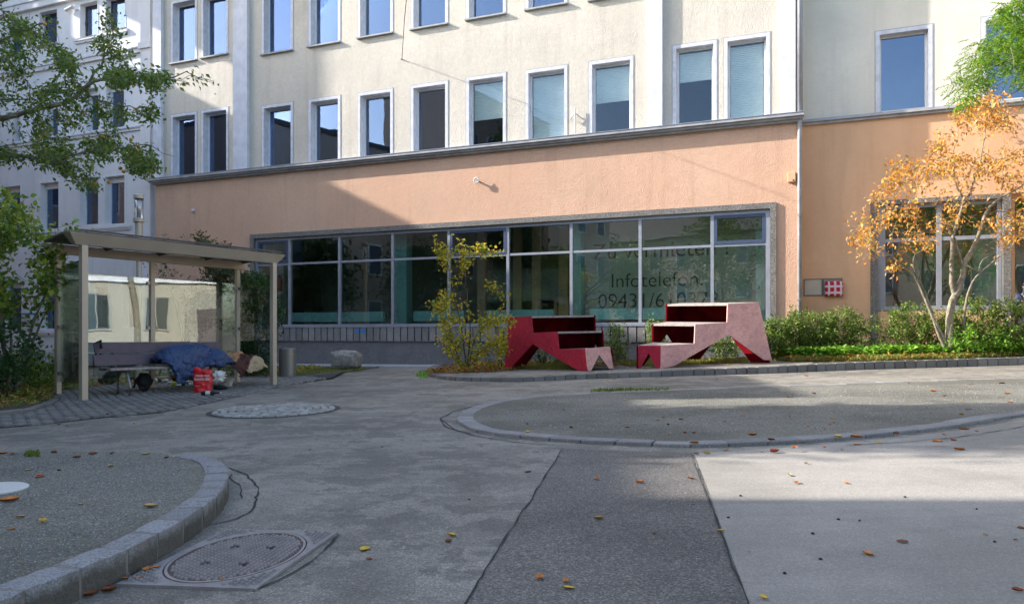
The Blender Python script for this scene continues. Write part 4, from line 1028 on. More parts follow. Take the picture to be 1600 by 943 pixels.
for t_ in (.25, .5, .75, .97):
    a = q0.lerp(q1, t_); b = q3.lerp(q2, t_); MB().bar(a + Vector((0, 0, -.03)), b + Vector((0, 0, -.03)), .04, .06).build('roof_rib', M['roofm'], sh)
    MB().bar(a + Vector((0, 0, .05)), b + Vector((0, 0, .05)), .07, .015).build('roof_cap_strip', M['metalbr'], sh)
# front gutter lip seen along the fascia top
MB().bar(Z(FA + out * .12, zf_ + ft + .045), Z(FB + out * .12, zfr + ft + .045), .1, .02).build('roof_lip', M['roofm'], sh)
def pane(a, b, z0a, z0b, z1a, z1b, nm='glass_pane', mat='sglass', t=.012):
    d = (b - a).normalized(); q = Vector((-d.y, d.x, 0)) * t
    return MB().hexa([Z(a, z0a), Z(b, z0b), Z(b + q, z0b), Z(a + q, z0a), Z(a, z1a), Z(b, z1b), Z(b + q, z1b), Z(a + q, z1a)]).build(nm, M[mat], sh)
d2 = (BR - BL).normalized()
pane(BL + d2 * .06, BM - d2 * .06, .22, .22, zb_ - .3, zbm - .3); pane(BM + d2 * .06, BR - d2 * .06, .22, .22, zbm - .3, zbr - .3)
e1 = (A - BL).normalized(); pane(BL + e1 * .06, A - e1 * .07, .2, .2, zb_ - .22, zf_ - .22, 'side_glass_pane')
e2 = (B - BR).normalized(); pane(BR + e2 * .06, B - e2 * .07, .2, .2, zbr - .22, zfr - .22, 'side_glass_pane')
for P_, D_ in ((BM, d2), (BM, -d2), (BL, d2), (BR, -d2), (BL, e1), (A, -e1), (BR, e2)):
    for z in (.35, 1.12, 1.95):
        MB().bar(Z(P_ + D_ * .03, z), Z(P_ + D_ * .1, z), .05, .06).build('glass_clamp', M['steel'], sh)

# bench under the shelter
ba = gp(-7.0, 12.4); bb_ = gp(-5.7, 14.4)
bd_ = (bb_ - ba).normalized(); bo = Vector((bd_.y, -bd_.x, 0))
bn = thing('park_bench', 'long dark purple-brown plank bench standing inside the bus shelter', 'bench', (ba.x, ba.y, cobz(ba.x, ba.y)))
def plank(z0, z1, o0, o1, nm, ext=0.0, mat='wood'):
    a = ba - bd_ * ext; b = bb_ + bd_ * ext; m = MB()
    tilt = bo * 0.0
    m.hexa([Z(a + bo * (o0), z0), Z(b + bo * o0, z0), Z(b + bo * (o0 - .035), z0), Z(a + bo * (o0 - .035), z0), Z(a + bo * o1, z1), Z(b + bo * o1, z1), Z(b + bo * (o1 - .035), z1), Z(a + bo * (o1 - .035), z1)])
    return m.build(nm, M[mat], bn, bevel=.006)
plank(.675, .855, -.0, -.05, 'backrest_plank', .02); plank(.47, .655, .06, .005, 'backrest_plank', .06)
for k in range(3):
    a, b = ba + bo * (.12 + k * .13), bb_ + bo * (.12 + k * .13)
    MB().bar(Z(a, .415), Z(b, .415), .115, .04).build('seat_plank', M['woodg' if k == 2 else 'wood'], bn, bevel=.005)
for t_ in (.13, .87):
    p = ba.lerp(bb_, t_); z = cobz(p.x, p.y) + .02
    MB().tube([Z(p + bo * .45, z), Z(p + bo * .5, z + .12), Z(p + bo * .38, .38), Z(p + bo * .1, .39), Z(p - bo * .02, .45), Z(p - bo * .09, .84)], .022, 8).build('leg', M['steel'], bn, smooth=True)
    MB().tube([Z(p + bo * .12, .38), Z(p + bo * .08, z), Z(p - bo * .1, z)], .026, 8).build('leg', M['steel'], bn, smooth=True)

# ------------------------------------------------------------------ soft things: lumps with folds
def lump(center, R, rot=0, seed=0, amp=.18, fs=2.2, seg=28, flat=-.9, ridges=0, fold=0.0):
    """closed rounded mass with folds; centre, three radii, returns MB"""
    m = MB(); vs = []; fs_ = []; nu, nv = seg, seg // 2
    cr, sr = math.cos(rot), math.sin(rot)
    for j in range(nv + 1):
        th = math.pi * j / nv
        for i in range(nu):
            ph = 2 * math.pi * i / nu; d = Vector((math.sin(th) * math.cos(ph), math.sin(th) * math.sin(ph), math.cos(th)))
            cz = noise.noise(d * 2.1 + Vector((seed * 1.3, 2, 8)))
            crease = max(0, 1 - abs(noise.noise(d * 3.3 + Vector((cz * 1.5, seed, 4)))) * 5) * .11 + max(0, 1 - abs(noise.noise(d * 6.5 + Vector((cz * 2, seed, 1)))) * 5) * .045
            k = 1 - (crease if fold else 0) + amp * noise.noise(d * fs + Vector((seed * 3.7, seed, 0))) + amp * .5 * noise.noise(d * fs * 2.7 + Vector((seed, 5, 1)))
            if ridges: k *= 1 - .09 * (1 - abs(math.sin(ridges * 2.2 * d.x + .9 * cz))) ** 5
            if fold: k -= fold * max(0, noise.noise(d * 4.5 + Vector((seed, 9, 2)))) ** 1.0
            z = max(d.z, flat); x, y = d.x * R[0] * k, d.y * R[1] * k
            vs.append((center[0] + x * cr - y * sr, center[1] + x * sr + y * cr, center[2] + z * R[2] * k))
    for j in range(nv):
        for i in range(nu): fs_.append((j * nu + i, j * nu + (i + 1) % nu, (j + 1) * nu + (i + 1) % nu, (j + 1) * nu + i))
    m.add(vs, fs_); return m
brot = math.atan2(bd_.y, bd_.x)
def drape(name, c, rot, sx_, sy_, nx, ny, colliders, mat, frames=45, thick=.05, fold=0.0, seed=0, parent=None, self_c=True, stiff=4.0):
    """let a crumpled sheet fall on the colliders and keep the resting shape"""
    vs = []; fs = []; cr, sr = math.cos(rot), math.sin(rot)
    for j in range(ny + 1):
        for i in range(nx + 1):
            u, v = i / nx - .5, j / ny - .5; x = u * sx_; y = v * sy_
            z = fold * (noise.noise(Vector((u * 4 + seed, v * 4, seed))) + .5 * noise.noise(Vector((u * 9, v * 9 + seed, 3)))) 
            x *= 1 - fold * .9; y *= 1 - fold * .9
            vs.append((x * cr - y * sr, x * sr + y * cr, z))
    for j in range(ny):
        for i in range(nx): a = j * (nx + 1) + i; fs.append((a, a + 1, a + nx + 2, a + nx + 1))
    me = bpy.data.meshes.new(name); me.from_pydata(vs, [], fs); ob = bpy.data.objects.new(name, me); COL.objects.link(ob); ob.location = c
    md = ob.modifiers.new('cloth', 'CLOTH'); st_ = md.settings; st_.quality = 6; st_.mass = .35; st_.tension_stiffness = 15; st_.compression_stiffness = 8; st_.bending_stiffness = stiff; st_.air_damping = 2
    md.collision_settings.distance_min = .012; md.collision_settings.use_self_collision = self_c; md.collision_settings.self_distance_min = .012
    md.point_cache.frame_start = 1; md.point_cache.frame_end = frames
    for o_ in colliders: o_.modifiers.new('col', 'COLLISION').settings.thickness_outer = .02
    for f in range(1, frames + 1): SC.frame_set(f)
    dg = bpy.context.evaluated_depsgraph_get(); m2 = bpy.data.meshes.new_from_object(ob.evaluated_get(dg))
    for o_ in colliders: o_.modifiers.clear()
    SC.frame_set(1); bpy.data.objects.remove(ob)
    m2.materials.clear(); m2.materials.append(mat)
    for v in m2.vertices: v.co = v.co + Vector(c)
    org = ORG[parent.name] if parent is not None else Vector(c)
    for v in m2.vertices: v.co -= org
    m2.shade_smooth(); o2 = bpy.data.objects.new(name, m2); COL.objects.link(o2)
    if parent is not None: o2.parent = parent
    else: o2.location = org
    ORG[o2.name] = org
    so_ = o2.modifiers.new('thickness', 'SOLIDIFY'); so_.thickness = thick; so_.offset = 1
    su_ = o2.modifiers.new('smooth', 'SUBSURF'); su_.levels = 1; su_.render_levels = 1
    return o2
def quilt(name, col, rows=9.0):
    t = NT(name); v = t.coord(); c = lin(col)
    t.l(t.ramp(t.noise(v, 5, 4), [(.3, tuple(x * .75 for x in c)), (.7, tuple(x * 1.2 for x in c))]), t.p.inputs['Base Color']); t.p.inputs['Roughness'].default_value = .5
    t.l(t.bump(t.noise(v, 22, 3, .5), .55, .02), t.p.inputs['Normal']); return t.m
M['navy'] = quilt('navy_sleeping_bag_nylon', '#283e64')
def tmpbox(pts8):
    return MB().hexa(pts8).build('tmp_collider', M['blue'])
sa, sb_ = ba.lerp(bb_, .0), bb_
seat = tmpbox([Z(sa + bo * .04, .3), Z(sb_ + bo * .04, .3), Z(sb_ + bo * .45, .3), Z(sa + bo * .45, .3), Z(sa + bo * .04, .44), Z(sb_ + bo * .04, .44), Z(sb_ + bo * .45, .44), Z(sa + bo * .45, .44)])
backr = tmpbox([Z(sa - bo * .06, .3), Z(sb_ - bo * .06, .3), Z(sb_ + bo * .03, .3), Z(sa + bo * .03, .3), Z(sa - bo * .08, .85), Z(sb_ - bo * .08, .85), Z(sb_ - bo * .03, .85), Z(sa - bo * .03, .85)])
floor_ = MB().box((-9, 10, -.9), (-3, 18, cobz(-6, 14) + .03)).build('tmp_collider', M['blue'])
hp = ba.lerp(bb_, .62) + bo * .24
hump = lump(Z(hp, .57), (.5, .18, .17), brot, 3, .3, 2, 20, -1).build('tmp_collider', M['blue'])
hump2 = lump(Z(ba.lerp(bb_, .84) + bo * .42, .3), (.22, .15, .3), brot, 5, .2, 2, 20, -1).build('tmp_collider', M['blue'])
c0 = Z(ba.lerp(bb_, .66) + bo * .33, .92)
o = drape('sleeping_bag', c0, brot, 1.75, 1.15, 62, 42, [seat, floor_, hump, hump2], M['navy'], 46, .06, .16, 3, stiff=1.2)
tag(o, 'bulky navy blue quilted sleeping bag heaped on the right end of the bench', 'sleeping bag')
c1 = Z(bb_ + bd_ * .22 + bo * .3, .62)
h3 = lump(Z(bb_ + bd_ * .3 + bo * .28, .2), (.36, .22, .34), brot, 7, .3, 2, 20, -1).build('tmp_collider', M['blue'])
def blanketm():
    t = NT('beige_brown_panelled_cloth'); v = t.coord(True)
    sp = t.n('ShaderNodeSeparateXYZ'); t.l(v, sp.inputs[0])
    cc = t.mix(t.ramp(t.noise(v, 9, 4, .6), [(.4, g3(0)), (.6, g3(1))]), lin('#a8794e'), lin('#c09468'))
    a = t.ramp(sp.outputs[0], [(.02, g3(0)), (.05, g3(1))]); cc = t.mix(a, cc, lin('#4a281e'))
    b = t.ramp(sp.outputs[0], [(.2, g3(0)), (.22, g3(1))]); cc = t.mix(b, cc, lin('#a99474'))
    t.l(cc, t.p.inputs['Base Color']); t.p.inputs['Roughness'].default_value = .85; t.l(t.bump(t.noise(v, 22, 4), .5, .015), t.p.inputs['Normal']); return t.m
M['blanket'] = blanketm()
o = drape('blanket', c1, brot + .3, 1.15, .9, 44, 36, [floor_, h3, seat], M['blanket'], 42, .03, .16, 8, stiff=1.0)
tag(o, 'beige and brown padded blanket slumped from the bench end onto the cobbles', 'blanket')
for o_ in (seat, backr, floor_, hump, hump2, h3): bpy.data.objects.remove(o_)
# red carrier bag
p = at(317, 609, 13.1); p.z = cobz(p.x, p.y) + .02
rbg = thing('shopping_bag', 'bright red plastic carrier bag with white writing in front of the sleeping bag', 'bag', tuple(p))
bm = bmesh.new(); bmesh.ops.create_grid(bm, x_segments=16, y_segments=18, size=.5)
vs0 = [(v.co.x, v.co.y) for v in bm.verts]; bm.free()
m = MB(); W_, H_ = .31, .45; nx, ny = 14, 16; vs = []; fs = []
def bagp(u, v, side):
    wv = 1 - .05 * math.sin(v * 7 + 1) + .06 * noise.noise(Vector((v * 5, side, 2)))
    x = (u - .5) * W_ * wv; dpt = .085 * max(0, math.sin(math.pi * u)) ** .35 * (1 - v * .75) + .022 * noise.noise(Vector((u * 5, v * 7, side * 3))) + .012 * noise.noise(Vector((u * 14, v * 12, side)))
    y = -side * dpt + .02 * noise.noise(Vector((u * 3, v * 4, 3))); z = v * H_ - .05 * v * u + .015 * math.sin(u * 9)* v
    return p + Vector((x * .96, x * .25 + y, max(z, .004)))
for side in (1, -1):
    o_ = len(vs)
    for j in range(ny + 1):
        for i in range(nx + 1): vs.append(bagp(i / nx, j / ny, side))
    for j in range(ny):
        for i in range(nx): fs.append((o_ + j * (nx + 1) + i, o_ + j * (nx + 1) + i + 1, o_ + (j + 1) * (nx + 1) + i + 1, o_ + (j + 1) * (nx + 1) + i))
m.add(vs, fs); m.build('bag_body', M['redbag'], rbg, smooth=True)
def wtext(body, parent, mat, p0, right, upv, width, name='lettering', weight=0.02):
    cu = bpy.data.curves.new('t', 'FONT'); cu.body = body; cu.size = 1.0; cu.offset = weight
    ob = bpy.data.objects.new('t', cu); COL.objects.link(ob); dg = bpy.context.evaluated_depsgraph_get()
    me = bpy.data.meshes.new_from_object(ob.evaluated_get(dg)); bpy.data.objects.remove(ob)
    co = np.array([v.co[:] for v in me.vertices]); x0, x1 = co[:, 0].min(), co[:, 0].max(); sc = width / (x1 - x0)
    for v in me.vertices: v.co = p0 + right * ((v.co.x - x0) * sc) + upv * (v.co.y * sc) - ORG[parent.name]
    me.materials.append(mat); o = bpy.data.objects.new(name, me); COL.objects.link(o); o.parent = parent
rt = Vector((.96, .25, 0)).normalized(); fr = Vector((.25, -.96, 0)).normalized()
wtext('\u00b7neue-out', rbg, M['whitep'], p + rt * -.12 + fr * .115 + Vector((0, 0, .29)), rt, Vector((0, 0, 1)), .25)
wtext('boxx.de', rbg, M['whitep'], p + rt * -.12 + fr * .12 + Vector((0, 0, .225)), rt, Vector((0, 0, 1)), .25)
wtext('neue-out', rbg, M['whitep'], p + rt * -.11 + fr * .12 + Vector((0, 0, .12)), rt, Vector((0, 0, 1)), .08)
# white tub
p = G(354, 607); p.z = cobz(p.x, p.y) + .02
tb = thing('plastic_tub', 'white square plastic tub with lid on the cobbles right of the red bag', 'tub', tuple(p))
def tub(mb, c, a, b, h):
    mb.hexa([c + Vector((-a, -a * .8, 0)), c + Vector((a, -a * .8, 0)), c + Vector((a, a * .8, 0)), c + Vector((-a, a * .8, 0)), c + Vector((-b, -b * .8, h)), c + Vector((b, -b * .8, h)), c + Vector((b, b * .8, h)), c + Vector((-b, b * .8, h))]); return mb
tub(MB(), p, .085, .105, .13).build('tub_body', M['whitep'], tb, bevel=.012); tub(MB(), p + Vector((0, 0, .131)), .115, .112, .018).build('lid', M['whitep'], tb, bevel=.005)
MB().bar(p + Vector((-.05, -.1, .09)), p + Vector((.04, -.105, .1)), .004, .018).build('marker_scribble', M['text'], tb)
# bottles
def bottle(px, py, ang, L, r, label, mat, capm, lift=0):
    p = G(px, py); p.z = cobz(p.x, p.y) + .03 + r
    t = thing('bottle', label, 'bottle', tuple(p)); d = Vector((math.cos(ang), math.sin(ang), 0)); a = p - d * L / 2
    MB().tube([a, a + d * .02, a + d * L * .62, a + d * L * .78, a + d * L * .95, a + d * L], [r * .8, r, r, r * .45, r * .35, r * .35], 12).build('bottle_body', M[mat], t, smooth=True)
    MB().tube([a + d * L, a + d * (L + .02)], r * .42, 10).build('cap', M[capm], t)
    MB().tube([a + d * L * .25, a + d * L * .5], r * 1.02, 12, cap=False).build('wrapper', M[capm], t)
bottle(329, 620.5, .15, .3, .036, 'dark bottle with pale wrapper lying alone on the edge of the cobbles', 'black', 'whitep')
bottle(275, 609, .35, .3, .04, 'clear bottle with yellow-green cap lying under the bench', 'bottle', 'yellow')
bottle(293, 606.5, .2, .28, .04, 'clear bottle with green wrapper lying against the red bag', 'bottle', 'tealc')
bottle(244, 605, 1.2, .25, .05, 'dark can-like bottle lying under the bench, its pale end to the street', 'black', 'whitep')
p = G(168, 606); p.z = cobz(p.x, p.y) + .24
o = lump(p, (.2, .2, .26), .3, 21, .25, 2, 32, -.9, 0, .15).build('backpack', M['greyf'], origin=p, smooth=True); tag(o, 'slumped grey rucksack on the ground at the left end of the bench', 'backpack')
MB().tube([p + Vector((-.15, -.2, -.05)), p + Vector((-.22, -.1, .25)), p + Vector((-.05, .0, .5)), p + Vector((.1, .1, .62))], .022, 6).build('strap', M['black'], o)
lump(p + Vector((-.02, -.1, .16)), (.14, .12, .06), .3, 22, .2, 2, 20).build('top_flap', M['whitep'], o, smooth=True)
# hand cart wheel and frame near the left bench leg
p = G(208, 612); p.z = cobz(p.x, p.y) + .12
ct = thing('hand_trolley', 'small two-wheeled shopping trolley frame under the left part of the bench', 'trolley', tuple(p))
for k, dx in enumerate((0, .22)):
    c = p + bo * -.02 + bd_ * dx; pts = [c + bo * .09 * math.cos(a * math.pi / 8) + Vector((0, 0, .09 * math.sin(a * math.pi / 8))) for a in range(17)]
    MB().tube(pts, .018, 6, cap=False).build('wheel', M['black'], ct, smooth=True)
    MB().tube([c - bd_ * .012, c + bd_ * .012], .03, 8).build('hub', M['whitep'], ct)
MB().tube([p, p + bd_ * .22], .012, 6).build('axle', M['steel'], ct); MB().tube([p + bd_ * .05, p + bd_ * .05 + Vector((0, 0, .3)) - bo * .1], .014, 6).build('frame_bar', M['steel'], ct)
p = G(212, 598); p = Vector((ba.lerp(bb_, .35).x, ba.lerp(bb_, .35).y, .25)); p.z = cobz(p.x, p.y) + .2
o = lump(p, (.15, .09, .16), 1, 31, .35, 2, 22, -.9, 0, .15).build('black_bag', M['black'], origin=p, smooth=True); tag(o, 'black bag standing in the dark under the bench seat', 'bag')
p = G(245, 603); o = MB().hexa([p + Vector(v) for v in ((-.2, .05, .05), (.22, .12, .05), (.22, .5, .05), (-.2, .42, .05), (-.2, .05, .13), (.22, .12, .16), (.22, .5, .18), (-.2, .42, .13))]).build('flat_carton', M['greyf'], origin=p, bevel=.01); tag(o, 'flattened grey-green carton pushed under the middle of the bench', 'carton')
p = G(286, 601); p.z = cobz(p.x, p.y) + .13
o = lump(p, (.24, .18, .15), .4, 41, .35, 2.4, 28, -.9, 0, .2).build('clothes_heap', M['brown'], origin=p, smooth=True); tag(o, 'dark brown crumpled clothes heap left of the red bag', 'clothes')
lump(p + Vector((-.12, -.05, .1)), (.16, .1, .05), .3, 43, .3, 2.4, 20).build('teal_sleeve', M['tealc'], o, smooth=True)
lump(p + Vector((-.34, -.08, -.04)), (.2, .05, .05), .5, 44, .3, 2.4, 20).build('olive_sleeve', M['beige'], o, smooth=True)
p = at(341, 588, 13.35)
o = lump(p, (.13, .06, .11), .6, 51, .6, 2.6, 32, -1, 0, .4).build('white_wrapping', M['whitep'], origin=p, smooth=True); tag(o, 'crumpled white patterned plastic wrapping right of the red bag', 'wrapping')
p = G(344, 611); p.z = cobz(p.x, p.y) + .06
o = lump(p, (.12, .08, .05), .2, 53, .3, 2.6, 20, -1).build('shoe', M['black'], origin=p, smooth=True); tag(o, 'dark shoe lying between the red bag and the white tub', 'shoe')
for px, py, lb_, mt, R_ in ((228, 606, 'crumpled white paper lying under the bench near the trolley', 'whitep', (.07, .05, .04)), (259, 603, 'flat pale plastic bag lying under the bench, left of the bottles', 'whitep', (.14, .07, .03)), (268, 600, 'yellow-olive rag lying under the bench behind the bottles', 'yellow', (.12, .06, .04)), (236, 610, 'crumpled silvery foil lying on the cobbles below the bench', 'steel', (.05, .04, .035))):
    p = G(px, py); p.z = cobz(p.x, p.y) + .03 + R_[2] * .7
    o = lump(p, R_, px * .1, px, .7, 2.8, 22, -.8, 0, .4).build('litter_piece', M[mt], origin=p, smooth=True); tag(o, lb_, 'litter')
# strap over the bench top
p = Z(ba + bd_ * .05, .86); o = MB().tube([p + bo * .05 - Vector((0, 0, .1)), p + bo * .03 + Vector((0, 0, .03)), p - bo * .1 + Vector((0, 0, .0)), p - bo * .12 - Vector((0, 0, .4))], .022, 6).build('strap', M['black'], origin=p, smooth=True); tag(o, 'black strap looped over the left end of the bench back', 'strap')

# ------------------------------------------------------------------ litter bin, boulder, street lamp
p = G(450, 593); p.z = gz(p.x) + .05
bn2 = thing('litter_bin', 'round bronze-grey metal litter bin beside the right shelter post', 'litter bin', tuple(p))
MB().lathe(p, [(.17, 0), (.18, .02), (.18, .67), (.172, .69), (.14, .692), (.135, .6)], 32).build('drum', M['bin'], bn2, smooth=False)
MB().tube([p + Vector((-.2, .02, 0)), p + Vector((-.2, .02, .75))], .02, 8).build('post', M['steel'], bn2)
MB().lathe(p + Vector((0, 0, .55)), [(.182, 0), (.182, .012)], 32).build('rim_band', M['steel'], bn2)
p = at(541, 577, 21.0); p.z = gz(p.x) + .05
bm = bmesh.new(); bmesh.ops.create_icosphere(bm, subdivisions=4, radius=1)
for v in bm.verts:
    d = v.co.normalized(); b_ = Vector((math.copysign(abs(d.x) ** .5, d.x), math.copysign(abs(d.y) ** .55, d.y), math.copysign(abs(d.z) ** .5, d.z)))
    k = 1 + .14 * noise.noise(d * 1.6 + Vector((3, 1, 0))) + .06 * noise.noise(d * 5); v.co = Vector((b_.x * .43 * k, b_.y * .3 * k, .27 + b_.z * .27 * k * (1 - .15 * d.x)))
me = bpy.data.meshes.new('boulder'); bm.to_mesh(me); bm.free(); me.materials.append(M['rock'])
o = bpy.data.objects.new('boulder', me); COL.objects.link(o); o.location = p; o.rotation_euler = (0, 0, -.2); tag(o, 'rough grey boulder lying at the kerb left of the yellow shrub', 'boulder')
Yl = 21.0; p = Vector(((217 - CX) / FX * Yl, Yl, gz(-10)))
lp = thing('street_lamp', 'slim bronze street lamp with clear cylinder head behind the bus shelter', 'street lamp', tuple(p))
zt_ = at(217, 347, Yl).z
MB().tube([p, p + Vector((0, 0, zt_ - p.z - .9)), Z(p, zt_ - .9), Z(p, zt_)], [.085, .07, .1, .1], 16).build('pole', M['metalbr'], lp, smooth=False)
MB().lathe(Z(p, zt_), [(.1, -.15), (.1, 0), (.15, 0), (.15, .1), (.1, .12)], 20).build('collar', M['metalbr'], lp)
ztp = at(217, 305, Yl).z
MB().lathe(Z(p, zt_ + .12), [(.12, 0), (.12, ztp - zt_ - .22)], 20).build('glass_cylinder', M['lampg'], lp, smooth=True)
MB().lathe(Z(p, zt_ + .12), [(.05, 0), (.05, ztp - zt_ - .22)], 12).build('lamp_tube', M['whitep'], lp, smooth=True)
MB().lathe(Z(p, ztp - .1), [(.14, 0), (.14, .1), (.1, .13)], 20).build('cap', M['metalbr'], lp)

# ------------------------------------------------------------------ sculptures (tiered seats)
def sculpt(label, front, front_m, low, low_m, Apx, Bp, Cp, Ap, Dp, st_front, st_back, toplen, name='tiered_seat'):
    """front: list of (px,py) on the vertical plane Ap-Bp; low: list on plane Bp-Cp; returns thing"""
    base = thing(name, label, 'tiered seat', (Bp[0], Bp[1], gz(Bp[0]) + kerb_h(Bp[0])))
    def onplane(P, Q, px, py):
        a = (px - CX) / FX; dx, dy = Q[0] - P[0], Q[1] - P[1]
        t = (a * P[1] - P[0]) / (dx - a * dy); Y = P[1] + dy * t; return Vector((P[0] + dx * t, Y, EYE - (py - CY) / FX * Y)), t
    ctr = Vector(((Ap[0] + Bp[0] + Cp[0] + Dp[0]) / 4, (Ap[1] + Bp[1] + Cp[1] + Dp[1]) / 4, 0))
    def inwards(P, Q):
        d = Vector((Q[0] - P[0], Q[1] - P[1], 0)).normalized(); n_ = Vector((-d.y, d.x, 0)); mid = Vector((P[0], P[1], 0))
        return n_ if (ctr - mid).dot(n_) > 0 else -n_
    fpts = [onplane(Ap, Bp, *q)[0] for q in front]; MB().prism(fpts, inwards(Ap, Bp) * .04).build('front_panel', M[front_m], base, bevel=.007)
    lpts = [onplane(Bp, Cp, *q)[0] for q in low]; MB().prism(lpts, inwards(Bp, Cp) * .04).build('low_end_panel', M[low_m], base, bevel=.007)
    # rear side panel: the front profile carried over to the plane C-D
    bpts = []
    for q in front:
        P3, t = onplane(Ap, Bp, *q); t2 = 1 - t
        x = Cp[0] + (Dp[0] - Cp[0]) * t2; y = Cp[1] + (Dp[1] - Cp[1]) * t2
        bpts.append(Vector((x, y, P3.z + .06 * t2)))
    MB().prism(bpts, inwards(Cp, Dp) * .04).build('rear_panel', M['redshade'], base)
    # tall back panel A-D with a notch
    fa = [p_ for p_ in fpts]; zA = max(p_.z for p_ in fpts); z0 = min(fpts[-1].z, fpts[0].z, fpts[-2].z)
    zg = gz(Ap[0]) + kerb_h(Ap[0]) - .01
    a0 = Vector((Ap[0], Ap[1], 0)) + (Vector((Dp[0], Dp[1], 0)) - Vector((Ap[0], Ap[1], 0))).normalized() * .045; d0 = Vector((Dp[0], Dp[1], 0)) - (Vector((Dp[0], Dp[1], 0)) - a0).normalized() * .045
    at_, dt_ = Vector((fpts[0].x, fpts[0].y, 0)), Vector((bpts[0].x, bpts[0].y, 0))
    at_, dt_ = at_.lerp(dt_, .03), dt_.lerp(at_, .03)
    poly = [Z(a0, zg), Z(at_, zA - .02), Z(dt_, zA + .04), Z(d0, zg), Z(a0.lerp(d0, .82), zg), Z(a0.lerp(d0, .5), zg + .85), Z(a0.lerp(d0, .2), zg)]
    MB().prism(poly, inwards(Ap, Dp) * .04).build('back_panel', M['redshade'], base)
    # seats: boards between front panel and rear panel
    def P3f(q): return onplane(Ap, Bp, *q)[0]
    def back(q):
        P3, t = onplane(Ap, Bp, *q); t2 = 1 - t
        return Vector((Cp[0] + (Dp[0] - Cp[0]) * t2, Cp[1] + (Dp[1] - Cp[1]) * t2, P3.z + .06 * t2))
    for (q0, q1) in st_front:   # inner and outer px corner of each tread
        a, b = P3f(q0), P3f(q1); c_, d = back(q1), back(q0); k = Vector((0, 0, .045))
        iw = inwards(Ap, Bp) * .042; iw2 = inwards(Cp, Dp) * .042
        MB().hexa([a + iw - k, b + iw - k, c_ + iw2 - k, d + iw2 - k, a + iw, b + iw, c_ + iw2, d + iw2]).build('seat_board', M['woodg'], base, bevel=.004)
    # dark riser frame inside
    for (q0, q1) in st_front[:2]:
        a = P3f(q1); d = back(q1); MB().bar(a.lerp(d, .78) + Vector((0, 0, -.05)), a.lerp(d, .78) + Vector((0, 0, -.42)), .03, .012).build('bracket', M['steel'], base)
    return base
LFr = [(795.6, 495.3), (829.3, 493.6), (832.3, 519.7), (870, 517.9), (872.8, 544.9), (915.4, 544.3), (919, 579.2), (901.8, 578), (832, 537.2), (797.5, 575), (787.4, 575)]
LLo = [(915.4, 544.3), (953, 541), (959, 575.8), (952.2, 576), (936.2, 554.3), (924, 579), (919, 579.2)]
sculpt('tiered wooden seat sculpture with dark red front, left one of the mirrored pair', LFr, 'red', LLo, 'pink', None, (1.76, 17.0), (2.38, 17.28), (-.21, 19.1), (2.06, 20.1), [((796, 495.3), (829.3, 493.6)), ((832.3, 519.7), (870, 517.9)), ((872.8, 544.9), (915.4, 544.3))], None, None)
RFr = [(1185.8, 471.7), (1137.2, 474.3), (1136, 503.2), (1086.2, 506.5), (1085, 536.2), (1032.5, 539.4), (1031.8, 575.5), (1052, 572.2), (1139, 522.7), (1193.8, 562), (1206.5, 562.8)]
RLo = [(1032.5, 539.4), (997.7, 539.5), (994.3, 576.7), (1000, 576), (1013.3, 551.8), (1025, 575.5), (1031.8, 575.5)]
sculpt('tiered wooden seat sculpture with faded pink front, right one of the mirrored pair', RFr, 'pink', RLo, 'red', None, (3.45, 17.1), (2.93, 17.33), (6.24, 17.67), (4.58, 19.7), [((1185.8, 471.7), (1137.2, 474.3)), ((1136, 503.2), (1086.2, 506.5)), ((1085, 536.2), (1032.5, 539.4))], None, None)

# ------------------------------------------------------------------ foliage
LM = dict(
    apple=leafmat('apple_leaf', ['#4a6a2a', '#5e7d34', '#70893c', '#557432', '#7f9044', '#949a48']),
    bush=leafmat('left_bush_leaf', ['#587a2c', '#6b8e34', '#829e38', '#98a83e', '#4b6a2a', '#aeb044']),
    dark=leafmat('dark_leaf', ['#274422', '#32522a', '#3c5c2e', '#2c4a26', '#486430']),
    rose=leafmat('rose_leaf', ['#35502c', '#42602f', '#52683a', '#2f4a2a', '#7a4a34']),
    yellow=leafmat('yellow_shrub_leaf', ['#c4aa2c', '#d2b634', '#8c9a34', '#b5ac38', '#6f8a34', '#d8b434', '#7f9438']),
    orange=leafmat('orange_leaf', ['#cc8a34', '#dba03c', '#c97c3c', '#e0b048', '#c0703a', '#e4c068', '#d8ac74', '#a87c3c', '#b8a040'], .42),
    robinia=leafmat('feathery_green_leaf', ['#5f8c2c', '#74a032', '#86ac3a', '#4f7a28', '#a8b040', '#6c9630'], .45),
    hedge=leafmat('hedge_leaf', ['#5c7a30', '#6f8c3a', '#85993f', '#4a6628', '#99a048', '#3f5826']),
    fresh=leafmat('fresh_green_leaf', ['#6f9c30', '#82ad38', '#93b83e', '#5e8a2c'], .4),
    ground=leafmat('ground_cover_leaf', ['#6c8c34', '#8a9a3c', '#a08c44', '#b0884a', '#7a9638', '#9a7038']),
    grass=leafmat('grass_blade', ['#6e8634', '#8a9440', '#a59a50', '#5c7a2c', '#b09a5a']),
    litter=leafmat('leaf_litter', ['#a8682e', '#8c5428', '#b88438', '#6e7a34', '#a89238', '#7a4826'], .2),
    berry=leafmat('red_berry', ['#a03a28', '#b8522e'], .0),
)
